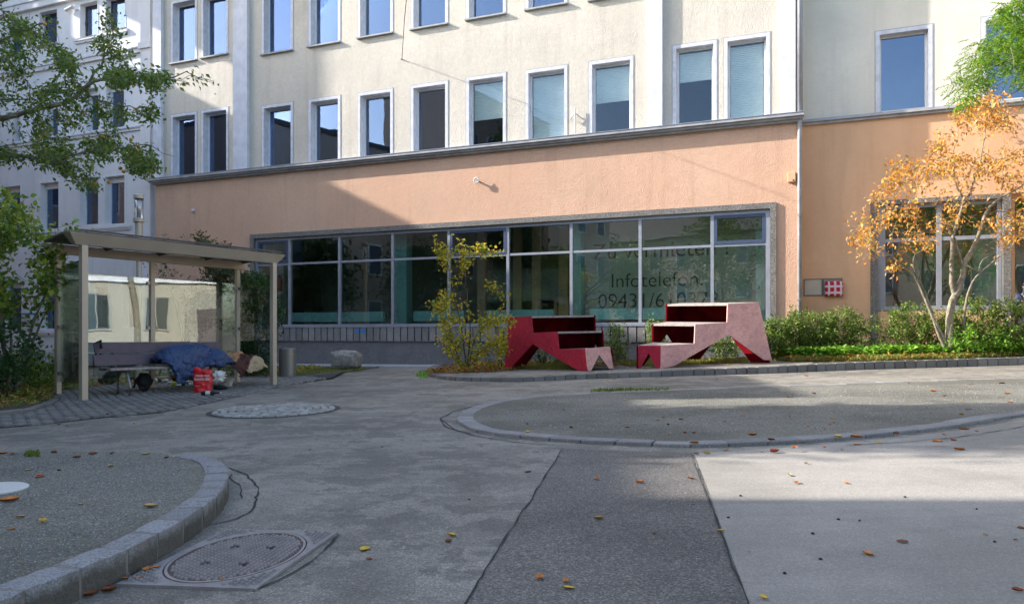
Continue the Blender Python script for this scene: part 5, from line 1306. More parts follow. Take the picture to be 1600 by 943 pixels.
def leaf_arrays(P, D, Nn, L, Wd, fold=.25):
    """P base points, D directions, Nn approximate normals; arrays of n"""
    S = np.cross(D, Nn); S /= (np.linalg.norm(S, axis=1, keepdims=True) + 1e-9); Z_ = np.cross(S, D)
    L = L[:, None]; Wd = Wd[:, None]
    v0 = P; v1 = P + D * L * .45 + S * Wd * .5 + Z_ * Wd * fold; v2 = P + D * L + Z_ * L * -.12; v3 = P + D * L * .45 - S * Wd * .5 + Z_ * Wd * fold
    V = np.stack([v0, v1, v2, v3], 1).reshape(-1, 3); n = len(P); b = np.arange(n)[:, None] * 4
    F = np.concatenate([b + np.array([0, 1, 2]), b + np.array([0, 2, 3])], 1).reshape(-1, 3)
    return V, F
def np_mesh(name, V, F, mat, parent=None, kind='stuff', origin=None):
    o = ORG.get(parent.name) if parent is not None else Vector(origin or (0, 0, 0))
    me = bpy.data.meshes.new(name); V = V - np.array(o[:])
    me.vertices.add(len(V)); me.vertices.foreach_set('co', V.astype(np.float32).ravel())
    me.loops.add(F.size); me.loops.foreach_set('vertex_index', F.astype(np.int32).ravel())
    me.polygons.add(len(F)); me.polygons.foreach_set('loop_start', (np.arange(len(F)) * 3).astype(np.int32))
    me.update(calc_edges=True); me.materials.append(mat)
    ob = bpy.data.objects.new(name, me); COL.objects.link(ob)
    if parent is not None: ob.parent = parent
    else: ob.location = o
    if kind: ob['kind'] = kind
    return ob
def unit(n, rng):
    v = rng.normal(size=(n, 3)); return v / np.linalg.norm(v, axis=1, keepdims=True)
def skeleton(paths, targets, rng, wob=.08, step=.18, droop=0.0):
    pos = []; par = []; fixed = []
    def addp(p, q, f): pos.append(np.array(p, float)); par.append(q); fixed.append(f); return len(pos) - 1
    for path in paths:
        pts = smoothline([tuple(p[:3]) for p in path], 5); pts = resample(pts, step)
        rr = np.linspace(path[0][3], path[-1][3], len(pts)) if len(path[0]) > 3 else [0] * len(pts)
        if not pos: last = addp(pts[0], -1, rr[0])
        else:
            A_ = np.array(pos); k = int(np.argmin(((A_ - pts[0]) ** 2).sum(1))); last = addp(pts[0], k, rr[0]) if ((A_[k] - pts[0]) ** 2).sum() > 1e-4 else k
        for i_, p in enumerate(pts[1:]):
            last = addp(p + rng.normal(size=3) * wob * (.12 if rr[i_ + 1] < .012 else .03), last, rr[i_ + 1])
    A_ = np.array(pos); T_ = np.array(targets)
    dmin = np.array([((A_ - t) ** 2).sum(1).min() for t in T_]); tips = []
    for i in np.argsort(dmin):
        t = T_[i]; A_ = np.array(pos); d = np.sqrt(((A_ - t) ** 2).sum(1)); k = int(np.argmin(d)); L = d[k]
        if L < 1e-3: continue
        m = max(1, int(L / step)); last = k
        if L > step * 1.6: 
            pass
        for j in range(1, m + 1):
            f = j / m; p = pos[k] * (1 - f) + t * f + (rng.normal(size=3) * wob * L * .5 if j < m else 0) + np.array([0, 0, -droop * L * math.sin(math.pi * f)])
            last = addp(p, last, 0)
        tips.append(last)
    return np.array(pos), np.array(par), np.array(fixed), tips
def tubes(name, pos, par, fixed, mat, parent, r0=.004, pw=2.4, rmax=.2, thick_n=7):
    n = len(pos); cnt = np.zeros(n); has = np.zeros(n, bool)
    for i in range(n - 1, -1, -1):
        if par[i] >= 0: has[par[i]] = True
    acc = np.zeros(n)
    order = range(n - 1, -1, -1)
    for i in order:
        if acc[i] == 0: acc[i] = r0 ** pw
        if par[i] >= 0: acc[par[i]] += acc[i]
    r = np.minimum(acc ** (1 / pw), rmax); r = np.where(fixed > 0, fixed, r)
    for i in range(n):
        if par[i] >= 0: r[i] = min(r[i], r[par[i]] * 1.0)
    V = []; F = []
    for i in range(n):
        q = par[i]
        if q < 0: continue
        a, b = pos[q], pos[i]; d = b - a; L = np.linalg.norm(d)
        if L < 1e-5: continue
        d /= L; x = np.cross(d, [0, 0, 1.0] if abs(d[2]) < .9 else [1.0, 0, 0]); x /= np.linalg.norm(x); y = np.cross(d, x)
        ra = min(r[q], max(r[i] * 1.35, r[i])); m = thick_n if r[i] > .02 else (5 if r[i] > .009 else 3)
        o = len(V); ang = np.arange(m) * 2 * math.pi / m
        for (c, rad_) in ((a - d * ra * .3, ra), (b, r[i])):
            for t in ang: V.append(c + (x * math.cos(t) + y * math.sin(t)) * rad_)
        for k in range(m):
            k2 = (k + 1) % m; F.append((o + k, o + k2, o + m + k2)); F.append((o + k, o + m + k2, o + m + k))
    ob = np_mesh(name, np.array(V), np.array(F), mat, parent, kind=None)
    ob.data.shade_smooth(); return r
def leaves_on(pos, par, tips, rng, per, spread, L, Wf, up=.4, along=3, drop=0.0):
    """leaves round the last segments of each tip"""
    P = []; D = []
    for t in tips:
        chain = [t]; k = t
        for _ in range(along):
            if par[k] >= 0: k = par[k]; chain.append(k)
        for _ in range(per):
            f = rng.random() * (len(chain) - 1); i = int(f); g_ = f - i
            c = pos[chain[i]] * (1 - g_) + pos[chain[min(i + 1, len(chain) - 1)]] * g_
            P.append(c + rng.normal(size=3) * spread); ax_ = pos[chain[0]] - pos[chain[-1]]
            ax_ = ax_ / (np.linalg.norm(ax_) + 1e-6); D.append(ax_ * .5 + rng.normal(size=3) * .8 + np.array([0, 0, -drop]))
    P = np.array(P); D = np.array(D); D /= np.linalg.norm(D, axis=1, keepdims=True)
    n = len(P); Nn = rng.normal(size=(n, 3)); Nn[:, 2] += up * 3; Ls = L * rng.uniform(.6, 1.25, n)
    return leaf_arrays(P, D, Nn, Ls, Ls * Wf)
def plant(name, label, cat, base, paths, targets, lm, bark='bark', per=8, spread=.05, L=.07, Wf=.55, group=None, r0=.004, pw=2.4, wob=.08, step=.18, seed=1, along=3, leafname='foliage', stemname='trunk', drop=.2, droop=0.0, up=.4):
    rng = np.random.default_rng(seed)
    t = thing(name, label, cat, tuple(base), group)
    pos, par, fx, tips = skeleton(paths, targets, rng, wob, step, droop)
    tubes(stemname, pos, par, fx, M[bark], t, r0, pw)
    V, F = leaves_on(pos, par, tips, rng, per, spread, L, Wf, up, along, drop)
    np_mesh(leafname, V, F, LM[lm], t); return t, pos, par, tips
def poly_targets(poly, n, Yf, rng, clump=0.0):
    xs = [p[0] for p in poly]; ys = [p[1] for p in poly]; out = []
    while len(out) < n:
        x, y = rng.uniform(min(xs), max(xs)), rng.uniform(min(ys), max(ys))
        if not inside(x, y, poly): continue
        if clump and noise.noise(Vector((x * .02, y * .02, clump))) < -.12 and rng.random() < .85: continue
        out.append(np.array(at(x, y, Yf(x, y, rng))[:]))
    return out
R1 = np.random.default_rng(11)
# --- crab apple reaching in from the left; its trunk stands outside the picture
Ya = 8.2
def ap(x, y, d=0, r=.03): p = at(x, y, Ya + d); return (p.x, p.y, p.z, r)
trunk_b = Vector((-8.9, 9.0, gz(-8.9)))
limbs = [[(trunk_b.x, trunk_b.y, trunk_b.z, .14), (-8.8, 8.9, 1.2, .13), (-8.4, 8.7, 2.3, .11), (-8.1, 8.6, 3.2, .09)],
         [(-8.5, 8.75, 2.1, .06), ap(-100, 262, .3, .05), ap(0, 243, .1, .035), ap(55, 247, 0, .026), ap(110, 243, 0, .018), ap(170, 232, .1, .012), ap(215, 250, .1, .007)],
         [(-8.4, 8.7, 2.5, .06), ap(-90, 215, .2, .05), ap(0, 186, 0, .035), ap(55, 172, 0, .03), ap(110, 156, 0, .024), ap(145, 128, 0, .02), ap(185, 119, 0, .013), ap(235, 120, 0, .009), ap(290, 120, -.1, .005), ap(338, 132, -.1, .003)],
         [ap(135, 140, 0, .016), ap(147, 112, 0, .012), ap(160, 95, .1, .008), ap(172, 55, .1, .005), ap(176, 25, .1, .003)],
         [(-8.2, 8.6, 3.0, .05), ap(-60, 90, .2, .04), ap(10, 60, .3, .025), ap(50, 40, .3, .012), ap(90, 28, .3, .006)],
         [(-8.2, 8.6, 3.1, .05), ap(-60, 30, .2, .04), ap(0, 5, .2, .02), ap(40, -30, .2, .01)],
         [ap(55, 248, 0, .014), ap(100, 258, 0, .01), ap(140, 280, 0, .005)],
         [ap(140, 150, 0, .012), ap(190, 170, 0, .008), ap(240, 165, 0, .004)],
         [ap(180, 232, 0, .009), ap(225, 262, 0, .006), ap(244, 268, 0, .003)],
         [ap(190, 232, 0, .009), ap(230, 228, 0, .006), ap(270, 246, 0, .003)]]
tg = []
yj = lambda x, y, r: Ya + r.uniform(-.8, .9)
for poly, n in (([(-160, -40), (60, -40), (75, 20), (95, 60), (120, 95), (95, 120), (60, 140), (-160, 160)], 300),
                ([(-160, 120), (60, 150), (130, 150), (170, 175), (200, 165), (240, 160), (246, 185), (215, 200), (150, 205), (40, 225), (-160, 225)], 250),
                ([(-160, 225), (40, 228), (160, 215), (205, 222), (245, 240), (275, 246), (225, 268), (195, 262), (150, 262), (148, 295), (120, 290), (80, 262), (0, 248), (-160, 262)], 260),
                ([(140, 100), (165, 15), (180, 18), (192, 75), (205, 95), (160, 118)], 34),
                ([(150, 112), (225, 118), (335, 128), (335, 134), (260, 126), (240, 135), (170, 130)], 110),
                ([(95, 90), (130, 95), (150, 130), (100, 150), (60, 150)], 50),
                ([(180, 230), (248, 262), (244, 272), (200, 262)], 24)):
    tg += poly_targets(poly, n, yj, R1, .7)
apple, apos, apar, atips = plant('apple_tree', 'crab apple tree with small yellow-orange fruit reaching in at the upper left', 'tree', trunk_b, limbs, tg, 'apple', per=15, spread=.045, L=.058, Wf=.5, r0=.0028, wob=.16, step=.12, seed=3, bark='bark', along=2, leafname='crown')
for i, (x, y) in enumerate([(190, 128), (207, 131), (65, 215), (221, 251), (237, 269), (188, 263), (193, 268), (212, 242), (129, 176), (216, 229), (213, 171), (150, 288), (205, 218), (70, 38), (170, 285), (128, 250), (160, 213), (215, 235)]):
    p = at(x, y, Ya - .1); bm = bmesh.new(); bmesh.ops.create_icosphere(bm, subdivisions=2, radius=.021)
    me = bpy.data.meshes.new('fruit'); bm.to_mesh(me); bm.free(); me.materials.append(M['fruit']); me.shade_smooth()
    o = bpy.data.objects.new('fruit', me); COL.objects.link(o); o.parent = apple; o.location = p - ORG[apple.name]
# --- left bush
def stems(base, n, spread, h, rng, r=.02):
    out = []
    for i in range(n):
        a = 2 * math.pi * i / n + rng.uniform(-.4, .4); k = rng.uniform(.4, 1) * spread
        b = np.array(base) + np.array([math.cos(a) * .06, math.sin(a) * .06, 0]); t = np.array(base) + np.array([math.cos(a) * k, math.sin(a) * k, h * rng.uniform(.7, 1)])
        mid = (b + t) / 2 + np.array([math.cos(a) * k * -.1, 0, h * .1]); out.append([(*b, r), (*mid, r * .7), (*t, r * .25)])
    return out
Yb = 12.6
pb_ = at(20, 0, Yb); pb_.z = gz(pb_.x) + .05
tg = poly_targets([(-130, 320), (20, 290), (60, 330), (85, 365), (110, 345), (130, 350), (153, 358), (140, 372), (105, 378), (88, 400), (95, 420), (86, 470), (70, 480), (30, 480), (-130, 520)], 330, lambda x, y, r: Yb + r.uniform(-.9, 1.0), R1, 2.1)
plant('bush', 'tall leafy yellow-green bush left of the bus shelter', 'bush', pb_, stems(pb_, 7, 1.0, 2.6, R1, .03), tg, 'bush', bark='bark', per=13, spread=.09, L=.11, Wf=.7, r0=.004, seed=5, stemname='stems', wob=.2)
pb2 = at(10, 0, 11.6); pb2.z = gz(pb2.x) + .05
tg = poly_targets([(-150, 480), (20, 500), (50, 505), (68, 530), (62, 560), (40, 590), (-150, 600)], 190, lambda x, y, r: 11.6 + r.uniform(-.7, .6), R1)
plant('bush', 'low dark green bush below the tall bush at the left edge', 'bush', pb2, stems(pb2, 8, .7, .9, R1, .015), tg, 'dark', bark='barkd', per=15, spread=.07, L=.085, Wf=.6, r0=.003, seed=6, stemname='stems')
# low shrubs at the back of the left bed
pb3 = at(55, 0, 14); pb3.z = gz(pb3.x) + .05
tg = poly_targets([(0, 560), (60, 545), (120, 550), (125, 600), (90, 608), (30, 612), (0, 610)], 160, lambda x, y, r: 13.8 + r.uniform(-.7, .7), R1)
plant('shrub', 'low green and yellow shrub behind the left bed, touching the shelter post', 'shrub', pb3, stems(pb3, 7, .7, .5, R1, .01), tg, 'bush', bark='barkd', per=14, spread=.07, L=.075, r0=.003, seed=8, stemname='stems')
# --- climbing rose and shrubs behind the shelter
pb4 = at(395, 0, 17.6); pb4.z = gz(pb4.x) + .05
tg = poly_targets([(345, 470), (370, 425), (392, 420), (415, 430), (430, 450), (445, 480), (440, 520), (428, 560), (420, 590), (370, 592), (350, 540)], 340, lambda x, y, r: 17.6 + r.uniform(-.8, .9), R1, 3.3)
plant('rose_bush', 'tall dark green bush behind the right end of the bus shelter', 'bush', pb4, stems(pb4, 7, .8, 2.4, R1, .022), tg, 'dark', bark='bark', per=13, spread=.08, L=.1, Wf=.6, r0=.004, seed=9, stemname='stems', wob=.2)
pb5 = at(300, 0, 17.2); pb5.z = gz(pb5.x) + .05
tg = poly_targets([(250, 372), (262, 352), (272, 372), (300, 372), (325, 365), (338, 380), (372, 400), (380, 440), (340, 470), (330, 520), (290, 500), (300, 440), (240, 420), (220, 392)], 300, lambda x, y, r: 17.2 + r.uniform(-.7, .8), R1, 4.7)
plant('rose_bush', 'tall reddish green bush showing above the shelter roof', 'bush', pb5, stems(pb5, 6, 1.0, 3.2, R1, .025), tg, 'rose', bark='bark', per=12, spread=.08, L=.085, Wf=.6, r0=.004, seed=10, stemname='stems', wob=.2)
# ground cover behind the shelter
# --- yellow shrub on the island
Yy = 18.3
pb6 = at(728, 570, Yy); pb6.z = gz(pb6.x) + .1
def yp(x, y, r=.006, d=0): q = at(x, y, Yy + d); return (q.x, q.y, q.z, r)
yl = [[yp(728, 570, .02), yp(722, 520, .014), yp(712, 470, .01), yp(700, 420, .007), yp(693, 375, .004)],
      [yp(730, 570, .02), yp(735, 510, .014), yp(728, 450, .01), yp(722, 400, .006), yp(718, 372, .003)],
      [yp(733, 570, .018), yp(745, 520, .012), yp(770, 500, .008), yp(792, 470, .004)],
      [yp(736, 570, .018), yp(755, 545, .01), yp(780, 535, .006)], [yp(722, 570, .016), yp(705, 530, .01), yp(692, 490, .006), yp(690, 450, .004)],
      [yp(726, 420, .006), yp(745, 395, .004), yp(785, 393, .002)], [yp(714, 440, .005), yp(690, 400, .004), yp(676, 362, .002)], [yp(724, 570, .016), yp(700, 545, .01), yp(688, 530, .005)]]
tg = poly_targets([(684, 405), (700, 380), (712, 375), (724, 382), (760, 380), (768, 392), (735, 402), (728, 440), (735, 470), (770, 480), (800, 478), (805, 500), (790, 560), (770, 572), (690, 575), (688, 540), (675, 500), (680, 450), (690, 430)], 280, lambda x, y, r: Yy + r.uniform(-.5, .6), R1, 5.5)[:195]
tg += poly_targets([(745, 380), (790, 388), (790, 394), (745, 398)], 10, lambda x, y, r: Yy, R1) + poly_targets([(760, 440), (782, 442), (778, 455), (760, 455)], 7, lambda x, y, r: Yy, R1) + poly_targets([(678, 365), (690, 370), (692, 400), (682, 398)], 8, lambda x, y, r: Yy, R1)
plant('yellow_shrub', 'slender shrub with yellow autumn leaves left of the red seat sculpture', 'shrub', pb6, yl, tg, 'yellow', bark='barkd', per=11, spread=.07, L=.1, Wf=.6, r0=.0035, seed=12, stemname='stems', wob=.1, drop=.5)
# --- orange tree
Yo = 17.3
pbo = at(1485, 541, Yo); pbo.z = gz(pbo.x) + kerb_h(pbo.x) - .02
def op(x, y, r=.02, d=0): q = at(x, y, Yo + d); return (q.x, q.y, q.z, r)
bz = (pbo.x, pbo.y, pbo.z)
lim = [[op(1484, 545, .09), op(1484, 500, .085), op(1487, 475, .08), op(1494, 458, .075)],
       [op(1492, 462, .055), op(1487, 440, .045), op(1487, 400, .04), op(1489, 370, .036), op(1500, 335, .03), op(1505, 310, .024), op(1494, 290, .016), op(1490, 260, .01), op(1492, 225, .006)],
       [op(1494, 460, .07), op(1505, 430, .062), op(1507, 412, .058), op(1520, 390, .04), op(1530, 365, .035), op(1540, 335, .03), op(1552, 318, .025), op(1580, 300, .015), op(1640, 270, .008)],
       [op(1505, 415, .03), op(1498, 395, .026), op(1492, 372, .022), op(1480, 355, .016), op(1465, 335, .01)],
       [op(1500, 335, .028), op(1515, 300, .022), op(1530, 260, .016), op(1537, 220, .012), op(1541, 170, .006)],
       [op(1482, 545, .045), op(1470, 520, .04), op(1455, 490, .036), op(1443, 462, .03), op(1428, 430, .025), op(1400, 405, .018), op(1370, 385, .012), op(1345, 362, .006)],
       [op(1476, 545, .035), op(1462, 510, .03), op(1452, 475, .025), op(1438, 440, .02), op(1426, 415, .015), op(1432, 395, .01), op(1460, 385, .005)],
       [op(1509, 535, .04, .2), op(1506, 500, .036, .2), op(1512, 460, .032, .2), op(1523, 435, .028, .2), op(1532, 425, .024, .2), op(1560, 402, .014, .2), op(1590, 375, .006, .2)],
       [op(1530, 425, .018, .2), op(1520, 420, .014, .2), op(1512, 412, .01, .2)], [op(1529, 425, .014, .2), op(1532, 410, .01, .2), op(1546, 398, .006, .2)],
       [op(1540, 335, .018), op(1560, 330, .012), op(1600, 335, .006)]]
yo = lambda x, y, r: Yo + r.uniform(-1.6, 1.5)
tg = poly_targets([(1318, 330), (1345, 310), (1375, 290), (1390, 250), (1410, 238), (1430, 250), (1460, 210), (1485, 190), (1500, 160), (1530, 135), (1560, 140), (1585, 165), (1590, 200), (1640, 200), (1700, 240), (1700, 380), (1600, 370), (1560, 380), (1540, 350), (1480, 370), (1470, 390), (1430, 385), (1380, 395), (1340, 410), (1335, 380), (1322, 365)], 500, yo, R1, 6.2)
tg += poly_targets([(1380, 420), (1400, 415), (1410, 425), (1385, 435)], 5, lambda x, y, r: Yo, R1) + poly_targets([(1500, 160), (1540, 130), (1575, 150), (1560, 200), (1500, 200)], 50, yo, R1)
plant('orange_tree', 'multi-stemmed small tree with orange autumn leaves on the hedge bed', 'tree', pbo, lim, tg, 'orange', bark='bark', per=10, spread=.075, L=.105, Wf=.5, r0=.0042, seed=14, stemname='trunk', wob=.14, step=.16, leafname='crown', drop=.5)
# --- robinia reaching in at the upper right
Yr = 12.0
pbr = Vector((12.2, 12.6, gz(12.2)))
def rp(x, y, r=.02, d=0): q = at(x, y, Yr + d); return (q.x, q.y, q.z, r)
lim = [[(pbr.x, pbr.y, pbr.z, .16), (12.1, 12.5, 2.0, .14), (11.6, 12.3, 4.2, .1)], [(11.8, 12.4, 3.5, .06), rp(1700, 60, .05), rp(1640, 70, .03), rp(1590, 90, .02), rp(1540, 110, .01), rp(1500, 140, .005)],
       [(11.7, 12.3, 4.0, .05), rp(1680, -20, .04), rp(1620, 10, .02), rp(1580, 25, .01)], [rp(1640, 70, .02), rp(1610, 130, .012), rp(1570, 150, .006)]]
tgr = poly_targets([(1486, 145), (1488, 122), (1508, 100), (1512, 72), (1545, 65), (1565, 45), (1555, 10), (1580, -10), (1760, -40), (1760, 175), (1640, 160), (1600, 125), (1570, 100), (1545, 125), (1520, 150), (1500, 165)], 380, lambda x, y, r: Yr + r.uniform(-.9, 1.0), R1, 0)
rng = np.random.default_rng(21)
rob = thing('robinia_tree', 'tree with feathery bright green leaves hanging in at the upper right', 'tree', tuple(pbr))
pos, par, fx, tips = skeleton(lim, tgr, rng, .12, .16); tubes('trunk', pos, par, fx, M['bark'], rob, .004)
P = []; D = []; NN = []
for t in tips:
    for _ in range(7):
        c = pos[t] + rng.normal(size=3) * .06; d = rng.normal(size=3); d[2] = -abs(d[2]) * .6 - .2; d /= np.linalg.norm(d); s = np.cross(d, [0, 0, 1.0]); s /= np.linalg.norm(s) + 1e-6
        for k in range(9):
            f = .03 + .024 * k; q = c + d * f + np.array([0, 0, -.5 * f * f])
            for sg in (-1, 1): P.append(q); D.append(s * sg + d * .35 + rng.normal(size=3) * .15); NN.append(np.array([0, 0, 1.0]) + rng.normal(size=3) * .3)
P = np.array(P); D = np.array(D); D /= np.linalg.norm(D, axis=1, keepdims=True); NN = np.array(NN); Ls = rng.uniform(.035, .055, len(P))
V, F = leaf_arrays(P, D, NN, Ls, Ls * .5); np_mesh('crown', V, F, LM['robinia'], rob)
# --- hedge shrubs in front of the wing and behind the seats
labs = ['hedge shrub in front of the right granite edge of the long shop window', 'hedge shrub below the downpipe', 'hedge shrub below the red checked cloth box', 'hedge shrub right of the checked cloth box', 'sparse brownish hedge shrub left of the orange tree', 'hedge shrub behind the left stem of the orange tree', 'hedge shrub behind the main trunk of the orange tree', 'dense hedge shrub right of the orange tree', 'hedge shrub at the right edge of the picture beside the person']
hx = [(1192, 1230, 492, 550), (1228, 1262, 476, 548), (1262, 1300, 485, 548), (1290, 1345, 476, 545), (1340, 1400, 488, 543), (1390, 1450, 470, 542), (1440, 1500, 480, 540), (1490, 1560, 460, 538), (1545, 1625, 462, 538)]
for i, ((xa, xb, ya, yb), lb_) in enumerate(zip(hx, labs)):
    Yh = fp(sx((xa + xb) / 2, .9), .9, 0).y; xm = (xa + xb) / 2
    Yh = min(Yh, 18.9)
    b = at(xm, 0, Yh); b.z = gz(b.x) + kerb_h(b.x) - .03
    poly = [(xa - 8, yb - 4), (xa - 7, (ya + yb) / 2), (xa + 1, ya + 12), (xm - 6, ya), (xm + 8, ya + 5), (xb + 2, ya + 10), (xb + 8, (ya + yb) / 2), (xb + 8, yb - 3)]
    tg = poly_targets(poly, 230 if i != 4 else 110, lambda x, y, r: Yh + r.uniform(-.45, .45), R1)
    plant('hedge_shrub', lb_, 'shrub', b, stems(b, 6, .35, .7, R1, .012), tg, 'hedge', bark='barkd', per=15 if i != 4 else 9, spread=.05, L=.062, Wf=.6, r0=.003, seed=30 + i, stemname='stems', group='hedge shrubs along the orange wing')
for i, (xa, xb, ya, yb, Yh, lb_) in enumerate([(938, 985, 503, 566, 20.2, 'yellow-green shrub between the two tiered seat sculptures'), (1085, 1165, 512, 558, 19.8, 'leafy shrub seen through the arch of the right seat sculpture'), (815, 880, 508, 572, 20.6, 'shrub seen through the arch of the left seat sculpture'), (1010, 1040, 498, 540, 20.6, 'small shrub behind the left end of the right seat sculpture'), (755, 810, 480, 565, 19.6, 'greenish shrub between the yellow shrub and the red seat')]):
    xm = (xa + xb) / 2; b = at(xm, 0, Yh); b.z = gz(b.x) + .08
    tg = poly_targets([(xa, yb), (xa, ya + 15), (xa + 8, ya), (xb - 8, ya + 2), (xb, ya + 15), (xb, yb)], 100 if i != 4 else 45, lambda x, y, r: Yh + r.uniform(-.4, .4), R1)
    plant('shrub', lb_, 'shrub', b, stems(b, 6, .3, .7, R1, .012), tg, 'hedge' if i != 4 else 'yellow', bark='barkd', per=13, spread=.06, L=.07, Wf=.55, r0=.003, seed=50 + i, stemname='stems')
for i, (xa, xb, ya, yb, lb_) in enumerate([(1480, 1545, 502, 548, 'low bright green leafy plants at the foot of the orange tree'), (1540, 1625, 505, 548, 'low bright green leafy plants at the right edge in front of the hedge')]):
    Yh = 17.2; b = at((xa + xb) / 2, 0, Yh); b.z = gz(b.x) + kerb_h(b.x) - .03
    tg = poly_targets([(xa, yb), (xa + 2, ya + 12), (xa + 20, ya), (xb - 12, ya + 4), (xb, yb)], 90, lambda x, y, r: Yh + r.uniform(-.35, .45), R1)
    plant('green_plants', lb_, 'plant', b, stems(b, 8, .4, .4, R1, .006), tg, 'fresh', bark='bark', per=10, spread=.05, L=.085, Wf=.5, r0=.002, seed=60 + i, stemname='stems')
# --- stuff: ground cover, litter, grass
def scatter(name, poly, n, zf, lm, L, Wf, label, cat, flat=True, hgt=.05, seed=1, upright=False):
    rng = np.random.default_rng(seed); xs = [p[0] for p in poly]; ys = [p[1] for p in poly]; P = []
    while len(P) < n:
        x, y = rng.uniform(min(xs), max(xs)), rng.uniform(min(ys), max(ys))
        if inside(x, y, poly): 
            if noise.noise(Vector((x * 1.6, y * 1.6, seed))) < -.15 and rng.random() < .6: continue
            P.append((x, y, zf(x) + rng.uniform(0, hgt)))
    P = np.array(P); n = len(P)
    D = rng.normal(size=(n, 3)); D[:, 2] = np.abs(D[:, 2]) * (3.5 if upright else .3); D /= np.linalg.norm(D, axis=1, keepdims=True)
    Nn = rng.normal(size=(n, 3)) * (.5 if flat else 1); Nn[:, 2] += 0 if upright else 1.2; Ls = L * rng.uniform(.5, 1.3, n)
    V, F = leaf_arrays(P, D, Nn, Ls, Ls * Wf); o = np_mesh(name, V, F, LM[lm], None); tag(o, label, cat, kind='stuff'); return o
bedz = lambda x: gz(x) + kerb_h(x) - .01
def GP(pts, dz=0): return [tuple(G(px, py, dz)[:2]) for px, py in pts]
far = [(1215, 560), (1290, 562), (1360, 565), (1640, 556), (1640, 520), (1215, 540)]
HB_ = [(p[0], p[1]) for p in inn if p[0] > 6.6 and p[1] > 10][::1]
bedp = [(6.7, 17.55)] + [(x, float(np.interp(x, [q[0] for q in inn[20:]], [q[1] for q in inn[20:]])) + .12) for x in (8.4, 9.5, 10.5, 11.5, 12.5, 13.5, 14.5)] + [(14.5, 17.4), (12, 18.0), (9.5, 18.9), (6.7, 20.0)]
scatter('grass', bedp, 30000, bedz, 'grass', .13, .08, 'dry yellow-green grass along the inside of the far kerb on the right', 'grass', upright=True, hgt=.0, seed=2)
scatter('leaf_litter', bedp, 3600, bedz, 'litter', .1, .5, 'brown fallen leaves lying in the grass in front of the hedge', 'leaf litter', seed=3, hgt=.12)
scatter('ground_cover', [(6.9, 18.3), (8.6, 17.5), (11, 17.0), (14.5, 16.6), (14.5, 17.6), (11, 18.1), (9, 18.9), (6.9, 19.6)], 9000, bedz, 'fresh', .13, .75, 'broad-leaved bright green ground cover in front of the hedge', 'ground cover', seed=4, hgt=.3)
scatter('grass', [(-.1, 19.3), (1.6, 17.5), (2.0, 18.0), (2.0, 21.6), (-.3, 22.2), (-1.2, 19.6)], 16000, bedz, 'grass', .09, .09, 'short green grass below the left seat sculpture', 'grass', upright=True, hgt=0, seed=5)
scatter('grass', [(3.5, 17.9), (6.9, 18.4), (6.9, 19.9), (3.6, 21.2), (2.6, 19.5)], 16000, bedz, 'grass', .09, .09, 'sunlit green grass below and behind the right seat sculpture', 'grass', upright=True, hgt=0, seed=6)
scatter('leaf_litter', [(-1.9, 17.2), (-.3, 17.9), (1.9, 21.8), (-1.2, 22.8), (-2.2, 19)], 2600, bedz, 'litter', .1, .5, 'yellow and brown leaf litter around the foot of the yellow shrub', 'leaf litter', seed=7, hgt=.07)
scatter('leaf_litter', [(2.2, 18.2), (6.5, 18.6), (7.5, 19.7), (2.2, 21.9)], 1500, bedz, 'litter', .09, .5, 'fallen leaves in the grass behind the right seat sculpture', 'leaf litter', seed=8, hgt=.05)
lbz = lambda x: gz(x) + .065
lbp = GP([(-200, 648), (0, 640), (45, 635), (80, 624), (90, 614), (80, 604), (60, 598), (-200, 590)], .06)
scatter('ground_cover', lbp, 2600, lbz, 'ground', .085, .6, 'low leafy ground cover filling the left bed before the shelter', 'ground cover', seed=9, hgt=.12)
scatter('grass', lbp, 9000, lbz, 'grass', .07, .1, 'short grass along the kerb of the left bed', 'grass', upright=True, hgt=0, seed=10)
scatter('leaf_litter', lbp + [], 900, lbz, 'litter', .08, .5, 'yellow and brown fallen leaves lying in the left bed', 'leaf litter', seed=11, hgt=.12)
scatter('ground_cover', [(-8.2, 13.2), (-6.3, 17), (-5.6, 18.5), (-5.2, 21), (-8, 23.5), (-10.5, 18), (-9.5, 14)], 5200, lambda x: gz(x) + .04, 'ground', .09, .6, 'leafy ground cover behind and under the bus shelter', 'ground cover', seed=12, hgt=.12)
scatter('grass', [(-5.4, 17.6), (-4.2, 20.2), (-4.2, 21.6), (-5.6, 21.4), (-6.0, 18)], 5000, lambda x: gz(x) + .05, 'grass', .06, .1, 'sparse grass between the litter bin and the boulder', 'grass', upright=True, hgt=0, seed=13)
scatter('weeds', GP([(652, 592), (668, 592), (672, 582), (655, 583)]), 160, lambda x: gz(x), 'fresh', .08, .4, 'small weed tuft at the rounded end of the far kerb', 'weeds', upright=True, seed=14)
scatter('weeds', GP([(925, 616), (1045, 613), (1045, 610.5), (925, 613)]), 500, lambda x: gz(x) + .03, 'hedge', .05, .4, 'thin line of weeds along the far edge of the gravel island', 'weeds', upright=True, hgt=.01, seed=15)
scatter('weeds', GP([(40, 712), (62, 712), (60, 706), (42, 706)], .12), 220, lambda x: gz(x) + .11, 'hedge', .035, .3, 'small grass tuft at the back edge of the near gravel island', 'weeds', upright=True, hgt=.0, seed=16)
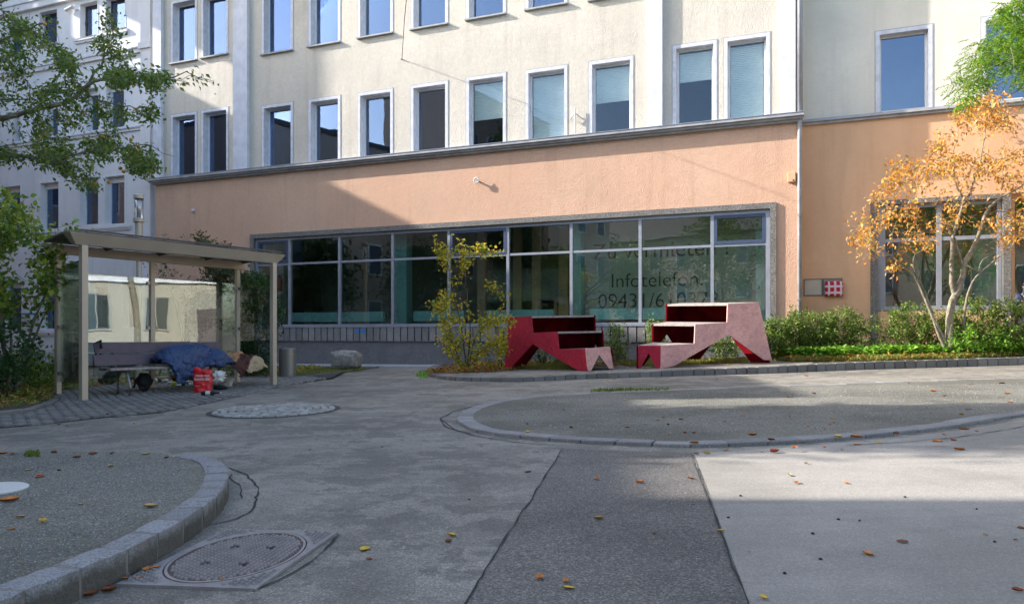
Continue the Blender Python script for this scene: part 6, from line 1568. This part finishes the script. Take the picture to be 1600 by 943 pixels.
# pebbles on the two gravel islands
def pebbles(name, poly, n, zf, smin, smax, label, seed):
    rng = np.random.default_rng(seed); xs = [p[0] for p in poly]; ys = [p[1] for p in poly]; V = []; F = []; T = np.array([(1, 0, 0), (0, 1, 0), (-1, 0, 0), (0, -1, 0), (0, 0, .7), (0, 0, -.6)]); Q = np.array([(0, 1, 4), (1, 2, 4), (2, 3, 4), (3, 0, 4), (1, 0, 5), (2, 1, 5), (3, 2, 5), (0, 3, 5)]); c = 0
    while c < n:
        x, y = rng.uniform(min(xs), max(xs)), rng.uniform(min(ys), max(ys))
        if not inside(x, y, poly): continue
        s = rng.uniform(smin, smax) * (1.6 if rng.random() < .04 else 1); a = rng.uniform(0, 6.28); R_ = np.array([[math.cos(a), -math.sin(a), 0], [math.sin(a), math.cos(a), 0], [0, 0, 1]])
        V.append((T * rng.uniform(.6, 1.2, (6, 1))) @ R_ * s + np.array([x, y, zf(x)])); F.append(Q + c * 6); c += 1
    return tag(np_mesh(name, np.concatenate(V), np.concatenate(F), LM['pebble'], None), label, 'gravel', kind='stuff')
LM['pebble'] = leafmat('pebble', ['#5a5c5c', '#6c6e6e', '#80827f', '#939490', '#4a4c4c', '#a3a4a2'], 0)
pebbles('gravel', [p for p in GP([(-60, 940), (60, 880), (190, 825), (285, 772), (300, 740), (290, 716), (150, 706), (-60, 706)], lt)], 9000, lambda x: gz(x) + lt - .012, .0025, .0065, 'loose grey gravel on the near left island', 1)
pebbles('gravel', [p for p in GP([(755, 655), (800, 635), (900, 621), (1250, 608), (1700, 598), (1700, 630), (1500, 655), (1250, 680), (1000, 683), (850, 675)])], 9000, lambda x: gz(x) + .03, .004, .01, 'loose grey gravel on the right island', 2)
pebbles('gravel', [p for p in GP([(880, 712), (1070, 716), (1120, 830), (1155, 943), (735, 943), (800, 840)])], 7000, lambda x: gz(x) + .004, .0018, .0038, 'coarse grit worn out of the asphalt repair strip', 3)

# ------------------------------------------------------------------ fallen leaves one by one
def leafmesh(seed, colr):
    r = random.Random(seed); m = bpy.data.meshes.new('fallen_leaf'); n = 6; vs = []; fs = []
    curl = r.uniform(.1, .45); tw = r.uniform(-.3, .3)
    for i in range(n + 1):
        t = i / n; w = .30 * math.sin(math.pi * t) ** .7 * (1 + .18 * r.uniform(-1, 1)); x = t - .5
        z = curl * (x * x) * .8
        vs += [(x, w, z + .12 + tw * w * .5 + w * curl), (x, 0, z), (x, -w, z + .12 - tw * w * .5 + w * curl)]
    for i in range(n):
        a = i * 3; fs += [(a, a + 1, a + 4, a + 3), (a + 1, a + 2, a + 5, a + 4)]
    vs += [(.5, .012, curl * .2), (.5, -.012, curl * .2), (.78, 0, curl * .35)]; k = len(vs); fs.append((k - 3, k - 2, k - 1))
    zmin = min(v[2] for v in vs); vs = [(v[0], v[1], v[2] - zmin) for v in vs]
    m.from_pydata(vs, [], fs); m.materials.append(colr); m.shade_smooth(); return m
FC = {'orange': simple('fallen_orange_leaf', '#b8702e', .7, .3, 40, .4, 60), 'brown': simple('fallen_brown_leaf', '#7c4626', .75, .3, 40, .4, 60), 'yellow': simple('fallen_yellow_leaf', '#c9a32c', .6, .2, 40, .4, 60), 'tan': simple('fallen_tan_leaf', '#b3935e', .7, .25, 40, .4, 60), 'red': simple('fallen_reddish_leaf', '#9a4428', .7, .3, 40, .4, 60)}
LME = {c: [leafmesh(hash(c) % 97 + i if False else (ord(c[0]) * 7 + i), FC[c]) for i in range(4)] for c in FC}
on = {'r': 'the asphalt before the shelter', 's': 'the coarse asphalt strip', 'p': 'the pale asphalt at right', 'g': 'the right gravel island', 'n': 'the near left gravel island', 'k': 'the right island edge stones', 'm': 'the gutter beside the manhole', 'f': 'the road below the far kerb', 'c': 'the cobbles of the shelter', 'b': 'the asphalt before the seats'}
FL = [(570, 858, 'yellow', 'r', 26), (577, 873, 'brown', 'r', 13), (706, 837, 'yellow', 'r', 18), (701, 846, 'brown', 'r', 16), (670, 690, 'yellow', 'r', 7), (641, 658, 'red', 'r', 5),
      (843, 903, 'orange', 's', 26), (884, 908, 'orange', 's', 20), (889, 918, 'yellow', 's', 24), (932, 748, 'orange', 's', 16), (1000, 753, 'orange', 's', 17), (936, 811, 'tan', 's', 18), (1022, 833, 'brown', 's', 10), (825, 737, 'brown', 'r', 14), (875, 714, 'red', 'r', 5),
      (1126, 829, 'yellow', 'p', 14), (1193, 933, 'yellow', 'p', 22), (1356, 865, 'orange', 'p', 24), (1410, 846, 'brown', 'p', 20), (1245, 754, 'orange', 'p', 16), (1322, 754, 'orange', 'p', 12), (1234, 742, 'tan', 'p', 14), (1170, 862, 'red', 'p', 7), (1590, 922, 'red', 'p', 18), (1595, 825, 'brown', 'p', 12), (1540, 835, 'tan', 'p', 8), (1499, 702, 'orange', 'p', 17), (1260, 724, 'tan', 'p', 10), (1587, 843, 'red', 'p', 8), (1079, 747, 'brown', 's', 12), (1083, 787, 'tan', 's', 8), (1099, 756, 'brown', 'p', 7),
      (1241, 699, 'orange', 'k', 19), (1210, 706, 'red', 'k', 22), (1289, 699, 'orange', 'k', 12), (1315, 702, 'tan', 'k', 9), (1465, 690, 'orange', 'k', 17), (1490, 688, 'red', 'k', 10), (1506, 671, 'orange', 'k', 17), (1526, 674, 'orange', 'k', 11), (1373, 693, 'yellow', 'k', 14), (1475, 679, 'orange', 'k', 10), (1248, 690, 'orange', 'k', 12), (1400, 677, 'brown', 'k', 14), (1340, 695, 'orange', 'k', 14), (1085, 692, 'orange', 'k', 15), (1105, 708, 'yellow', 'k', 12), (1088, 709, 'red', 'k', 9), (1135, 703, 'orange', 'k', 14), (1190, 706, 'red', 'k', 8), (1205, 687, 'brown', 'k', 14), (1338, 683, 'orange', 'g', 20), (1309, 682, 'yellow', 'k', 18),
      (1176, 679, 'orange', 'g', 17), (1133, 658, 'orange', 'g', 11), (980, 667, 'orange', 'g', 11), (987, 673, 'tan', 'g', 6), (1028, 656, 'tan', 'g', 8), (1045, 678, 'orange', 'g', 11), (1070, 676, 'red', 'g', 8), (1084, 676, 'brown', 'g', 7), (892, 668, 'brown', 'g', 9), (881, 640, 'brown', 'g', 7), (824, 662, 'orange', 'g', 7), (845, 666, 'red', 'g', 5), (825, 675, 'yellow', 'k', 12), (978, 625, 'yellow', 'g', 7), (1036, 652, 'orange', 'g', 6), (1044, 663, 'brown', 'g', 6), (1064, 655, 'tan', 'g', 10), (1161, 649, 'orange', 'g', 9), (1152, 631, 'tan', 'g', 6), (1262, 666, 'orange', 'g', 9), (1234, 650, 'orange', 'g', 12), (1232, 620, 'orange', 'g', 13), (1272, 615, 'red', 'g', 7), (1300, 653, 'yellow', 'g', 8), (1303, 660, 'tan', 'g', 8), (1297, 663, 'orange', 'g', 6), (1288, 670, 'tan', 'g', 7), (1458, 611, 'orange', 'g', 10), (1475, 618, 'orange', 'g', 10), (1424, 636, 'tan', 'g', 8), (1500, 627, 'yellow', 'g', 8), (1513, 639, 'tan', 'g', 11), (1502, 647, 'yellow', 'g', 10), (1565, 599, 'orange', 'g', 11), (1574, 615, 'orange', 'g', 11), (1579, 628, 'orange', 'g', 9), (1516, 600, 'tan', 'g', 8), (1420, 599, 'red', 'k', 7), (1503, 579, 'orange', 'f', 5), (1260, 587, 'orange', 'f', 8), (1120, 592, 'yellow', 'f', 6), (990, 607, 'yellow', 'f', 6), (948, 593, 'yellow', 'f', 8), (959, 592, 'yellow', 'f', 8), (800, 596, 'orange', 'f', 8), (1170, 583, 'orange', 'f', 7), (1165, 587, 'tan', 'f', 6),
      (15, 782, 'orange', 'n', 30), (18, 826, 'orange', 'n', 15), (67, 816, 'yellow', 'n', 24), (235, 791, 'tan', 'n', 26), (33, 807, 'tan', 'n', 16), (62, 742, 'orange', 'n', 13), (62, 745, 'red', 'n', 18), (92, 735, 'brown', 'n', 9), (45, 734, 'tan', 'n', 12), (163, 793, 'orange', 'n', 9), (127, 787, 'tan', 'n', 12), (145, 709, 'brown', 'n', 14), (175, 708, 'brown', 'n', 12), (228, 709, 'tan', 'n', 14), (260, 715, 'brown', 'n', 12), (120, 714, 'brown', 'n', 14), (40, 710, 'red', 'n', 12), (20, 709, 'brown', 'n', 14), (5, 708, 'orange', 'n', 14), (84, 707, 'brown', 'n', 12), (173, 728, 'tan', 'n', 13), (278, 734, 'tan', 'n', 6),
      (231, 889, 'orange', 'm', 28), (217, 902, 'orange', 'm', 14), (196, 904, 'orange', 'm', 14), (172, 915, 'red', 'm', 11), (170, 923, 'brown', 'm', 24), (142, 929, 'brown', 'm', 24), (346, 904, 'orange', 'm', 8), (200, 936, 'tan', 'm', 6), (245, 886, 'orange', 'm', 14),
      (105, 664, 'tan', 'r', 7), (92, 663, 'brown', 'r', 7), (209, 661, 'yellow', 'r', 10), (290, 635, 'orange', 'r', 7), (241, 632, 'orange', 'c', 4), (168, 647, 'brown', 'c', 6), (66, 663, 'tan', 'r', 6), (310, 628, 'tan', 'c', 5),
      (858, 577, 'yellow', 'b', 8), (830, 577, 'orange', 'b', 10), (790, 577, 'orange', 'b', 7), (1110, 570, 'orange', 'b', 6), (1140, 569, 'orange', 'b', 8), (808, 583, 'yellow', 'b', 6), (730, 583, 'yellow', 'b', 9), (868, 579, 'tan', 'b', 6)]
zoff = {'r': .002, 's': .008, 'p': .008, 'g': .032, 'n': lt - .008, 'k': .038, 'm': .003, 'f': .002, 'c': .035, 'b': None}
ORD = ['first', 'second', 'third', 'fourth', 'fifth', 'sixth', 'seventh', 'eighth', 'ninth', 'tenth', 'eleventh', 'twelfth', 'thirteenth', 'fourteenth', 'fifteenth', 'sixteenth', 'seventeenth', 'eighteenth', 'nineteenth', 'twentieth']
for i, (px, py, c, s, size) in enumerate(FL):
    dz = kerb_h if s == 'b' else zoff[s]
    if s == 'm' and px > 185: dz = .014
    if s == 'k' and py > 701: dz = .009
    p = G(px, py, dz); k = size / FX * p.y * .85
    o = inst(random.choice(LME[c]), 'fallen_leaf', p, random.uniform(0, 6.28), (k, k, k * random.uniform(.7, 1.5)), None)
    same = sorted(q[0] for q in FL if q[2] == c and q[3] == s)
    tag(o, ('fallen %s leaf lying on %s' % (c, on[s])) + (', %s %s one from left' % (ORD[same.index(px)], c) if len(same) > 1 else ''), 'leaf', 'fallen %s leaves on %s' % (c, on[s]))
# clump of soil-dark spots: small pebbles and chewing-gum marks on the asphalt
for i, (px, py) in enumerate(sorted([(597, 698), (752, 697), (1157, 774), (1138, 808), (733, 780), (484, 702), (1343, 813), (1310, 811), (1270, 833), (1282, 873), (1226, 895), (1554, 846), (1526, 795), (1414, 776)])):
    p = G(px, py, .006); r_ = random.uniform(.006, .011); o = MB().lathe(p, [(r_, 0), (r_ * .9, .004), (r_ * .3, .007)], 8).build('pebble', M['crack'], origin=p); tag(o, 'tiny dark pebble lying on the asphalt, %s from the left' % ORD[i], 'pebble', 'tiny dark pebbles on the asphalt')

# ------------------------------------------------------------------ person at the right edge (stands behind the hedge, mostly outside the frame)
def person():
    x0, y0 = at(1611, 0, 17.9)[:2]; z0 = gz(x0) + kerb_h(x0) - .02; base = Vector((x0, y0, z0))
    t = thing('person', 'person in dark blue hooded jacket standing behind the hedge at the right edge', 'person', tuple(base))
    J = {'pel': (0, 0, .95, .15), 'sp': (-.03, .02, 1.15, .14), 'ch': (-.08, .04, 1.35, .165), 'nk': (-.05, .06, 1.5, .07), 'hd': (-.02, .08, 1.66, .1),
         'sl': (-.27, .04, 1.42, .075), 'el': (-.36, .1, 1.14, .055), 'wl': (-.28, .28, .95, .036), 'sr': (.12, .02, 1.42, .075), 'er': (.22, .1, 1.15, .055), 'wr': (.15, .28, .95, .036),
         'hl': (-.1, 0, .9, .1), 'kl': (-.13, .04, .5, .062), 'al': (-.14, .0, .09, .042), 'tl': (-.15, .16, .04, .035), 'hr': (.1, 0, .9, .1), 'kr': (.12, .03, .5, .062), 'ar': (.14, -.01, .09, .042), 'tr': (.16, .15, .04, .035)}
    E = [('pel', 'sp'), ('sp', 'ch'), ('ch', 'nk'), ('nk', 'hd'), ('ch', 'sl'), ('sl', 'el'), ('el', 'wl'), ('ch', 'sr'), ('sr', 'er'), ('er', 'wr'), ('pel', 'hl'), ('hl', 'kl'), ('kl', 'al'), ('al', 'tl'), ('pel', 'hr'), ('hr', 'kr'), ('kr', 'ar'), ('ar', 'tr')]
    # hands with fingers
    for s, w in (('l', 'wl'), ('r', 'wr')):
        wx, wy, wz, _ = J[w]; J['p' + s] = (wx + (.02 if s == 'l' else -.02), wy + .07, wz - .02, .028); E.append((w, 'p' + s))
        for k in range(4):
            a = 'f%s%d' % (s, k); J[a] = (wx - .03 + k * .02, wy + .12, wz - .035, .009); J[a + 'b'] = (wx - .03 + k * .02, wy + .15, wz - .055, .008); E += [('p' + s, a), (a, a + 'b')]
        J['th' + s] = (wx + (.05 if s == 'l' else -.05), wy + .08, wz - .02, .009); E.append(('p' + s, 'th' + s))
    def skin(name, joints, edges, mat, root, grow=0.0, par=None):
        me = bpy.data.meshes.new(name); me.from_pydata([J[j][:3] for j in joints], [(joints.index(a), joints.index(b)) for a, b in edges], [])
        ob = bpy.data.objects.new(name, me); COL.objects.link(ob); ob.parent = par or t
        md = ob.modifiers.new('skin', 'SKIN'); md.use_smooth_shade = True
        for i, j in enumerate(joints):
            sv = me.skin_vertices[0].data[i]; sv.radius = (J[j][3] + grow, J[j][3] * .85 + grow); sv.use_root = (j == root)
        ob.modifiers.new('sub', 'SUBSURF').levels = 2; ob.modifiers['sub'].render_levels = 2; me.materials.append(mat); return ob
    skin('body', list(J), E, M['skin'], 'pel')
    sub = lambda names: [e for e in E if e[0] in names and e[1] in names]
    jn = ['pel', 'sp', 'ch', 'nk', 'sl', 'el', 'wl', 'sr', 'er', 'wr']; skin('jacket', jn, sub(jn), M['jacket'], 'pel', .028)
    tn = ['pel', 'hl', 'kl', 'al', 'hr', 'kr', 'ar']; skin('trousers', tn, sub(tn), M['jeans'], 'pel', .018)
    h = Vector(J['hd'][:3]) + base
    lump(h + Vector((0, -.02, .03)), (.115, .125, .14), 0, 2, .05, 2, 24, -.5).build('hair', M['hair'], t, smooth=True)
    lump(Vector(J['nk'][:3]) + base + Vector((0, -.06, .02)), (.15, .12, .1), 0, 4, .2, 2, 24).build('hood', M['jacket'], t, smooth=True)
    lump(h + Vector((0, .115, 0)), (.018, .03, .03), 0, 4, .0, 2, 10).build('nose', M['skin'], t, smooth=True)
    for s in (-1, 1): lump(h + Vector((s * .105, 0, 0)), (.012, .025, .035), 0, 4, .0, 2, 10).build('ear', M['skin'], t, smooth=True)
    for sx_, k in ((-.15, 'al'), (.15, 'ar')):
        p = base + Vector((J[k][0], J[k][1] + .06, .045)); lump(p, (.055, .15, .055), 0, 3, .05, 2, 20, -.8).build('shoe', M['black'], t, smooth=True)
person()

# ------------------------------------------------------------------ trees outside the picture (seen in the glass, the first added for its shadow)
def off_tree(x, y, h, r, lm, label, seed, n=260, hf=.4):
    rng = np.random.default_rng(seed); b = Vector((x, y, gz(x)))
    paths = [[(x, y, b.z, .16), (x + .1, y, h * .3, .13), (x, y + .1, h * .6, .08), (x, y, h * .85, .03)]]
    tg = []
    for _ in range(n):
        d = unit(1, rng)[0] * rng.random() ** .4; tg.append(np.array([x + d[0] * r, y + d[1] * r, h * (.98 - hf) + d[2] * h * hf]))
    plant('tree', label, 'tree', b, paths, tg, lm, per=16, spread=.3, L=.26, Wf=.6, r0=.008, seed=seed, step=.5, wob=.1, leafname='crown')
off_tree(-12.6, 9.5, 13.2, 1.65, 'dark', 'unseen tall slim tree added beyond the left edge to shade the ground', 79, 1000, .36)  # dense crown added to shade the ground between the sunny bands
off_tree(-16.2, 19.4, 6.3, 1.7, 'dark', 'small dark tree beyond the left edge before the forward house', 72)
off_tree(-14.6, 14.8, 6.0, 2.0, 'dark', 'round dark tree beyond the left edge', 80)
off_tree(-13.0, -4.0, 7.8, 3.4, 'apple', 'green tree behind the viewer on the left', 73)
off_tree(-11.2, 7.2, 6.4, 1.8, 'bush', 'small yellow-green tree just beyond the left edge', 81)
off_tree(-9.0, -8.5, 12.0, 3.6, 'bush', 'tall yellow-green tree behind the viewer', 74)
off_tree(6.5, -9.0, 13.5, 4.5, 'robinia', 'tall green tree behind the viewer on the right', 75)
off_tree(-21.0, -8.0, 10.0, 4.5, 'dark', 'broad dark tree behind the viewer, far left', 77)
off_tree(-28.0, -16.0, 12.0, 5.0, 'apple', 'broad green tree behind the viewer by the long house', 78)
off_tree(17.0, -3.0, 9.5, 4.0, 'hedge', 'green tree beyond the right edge', 76)
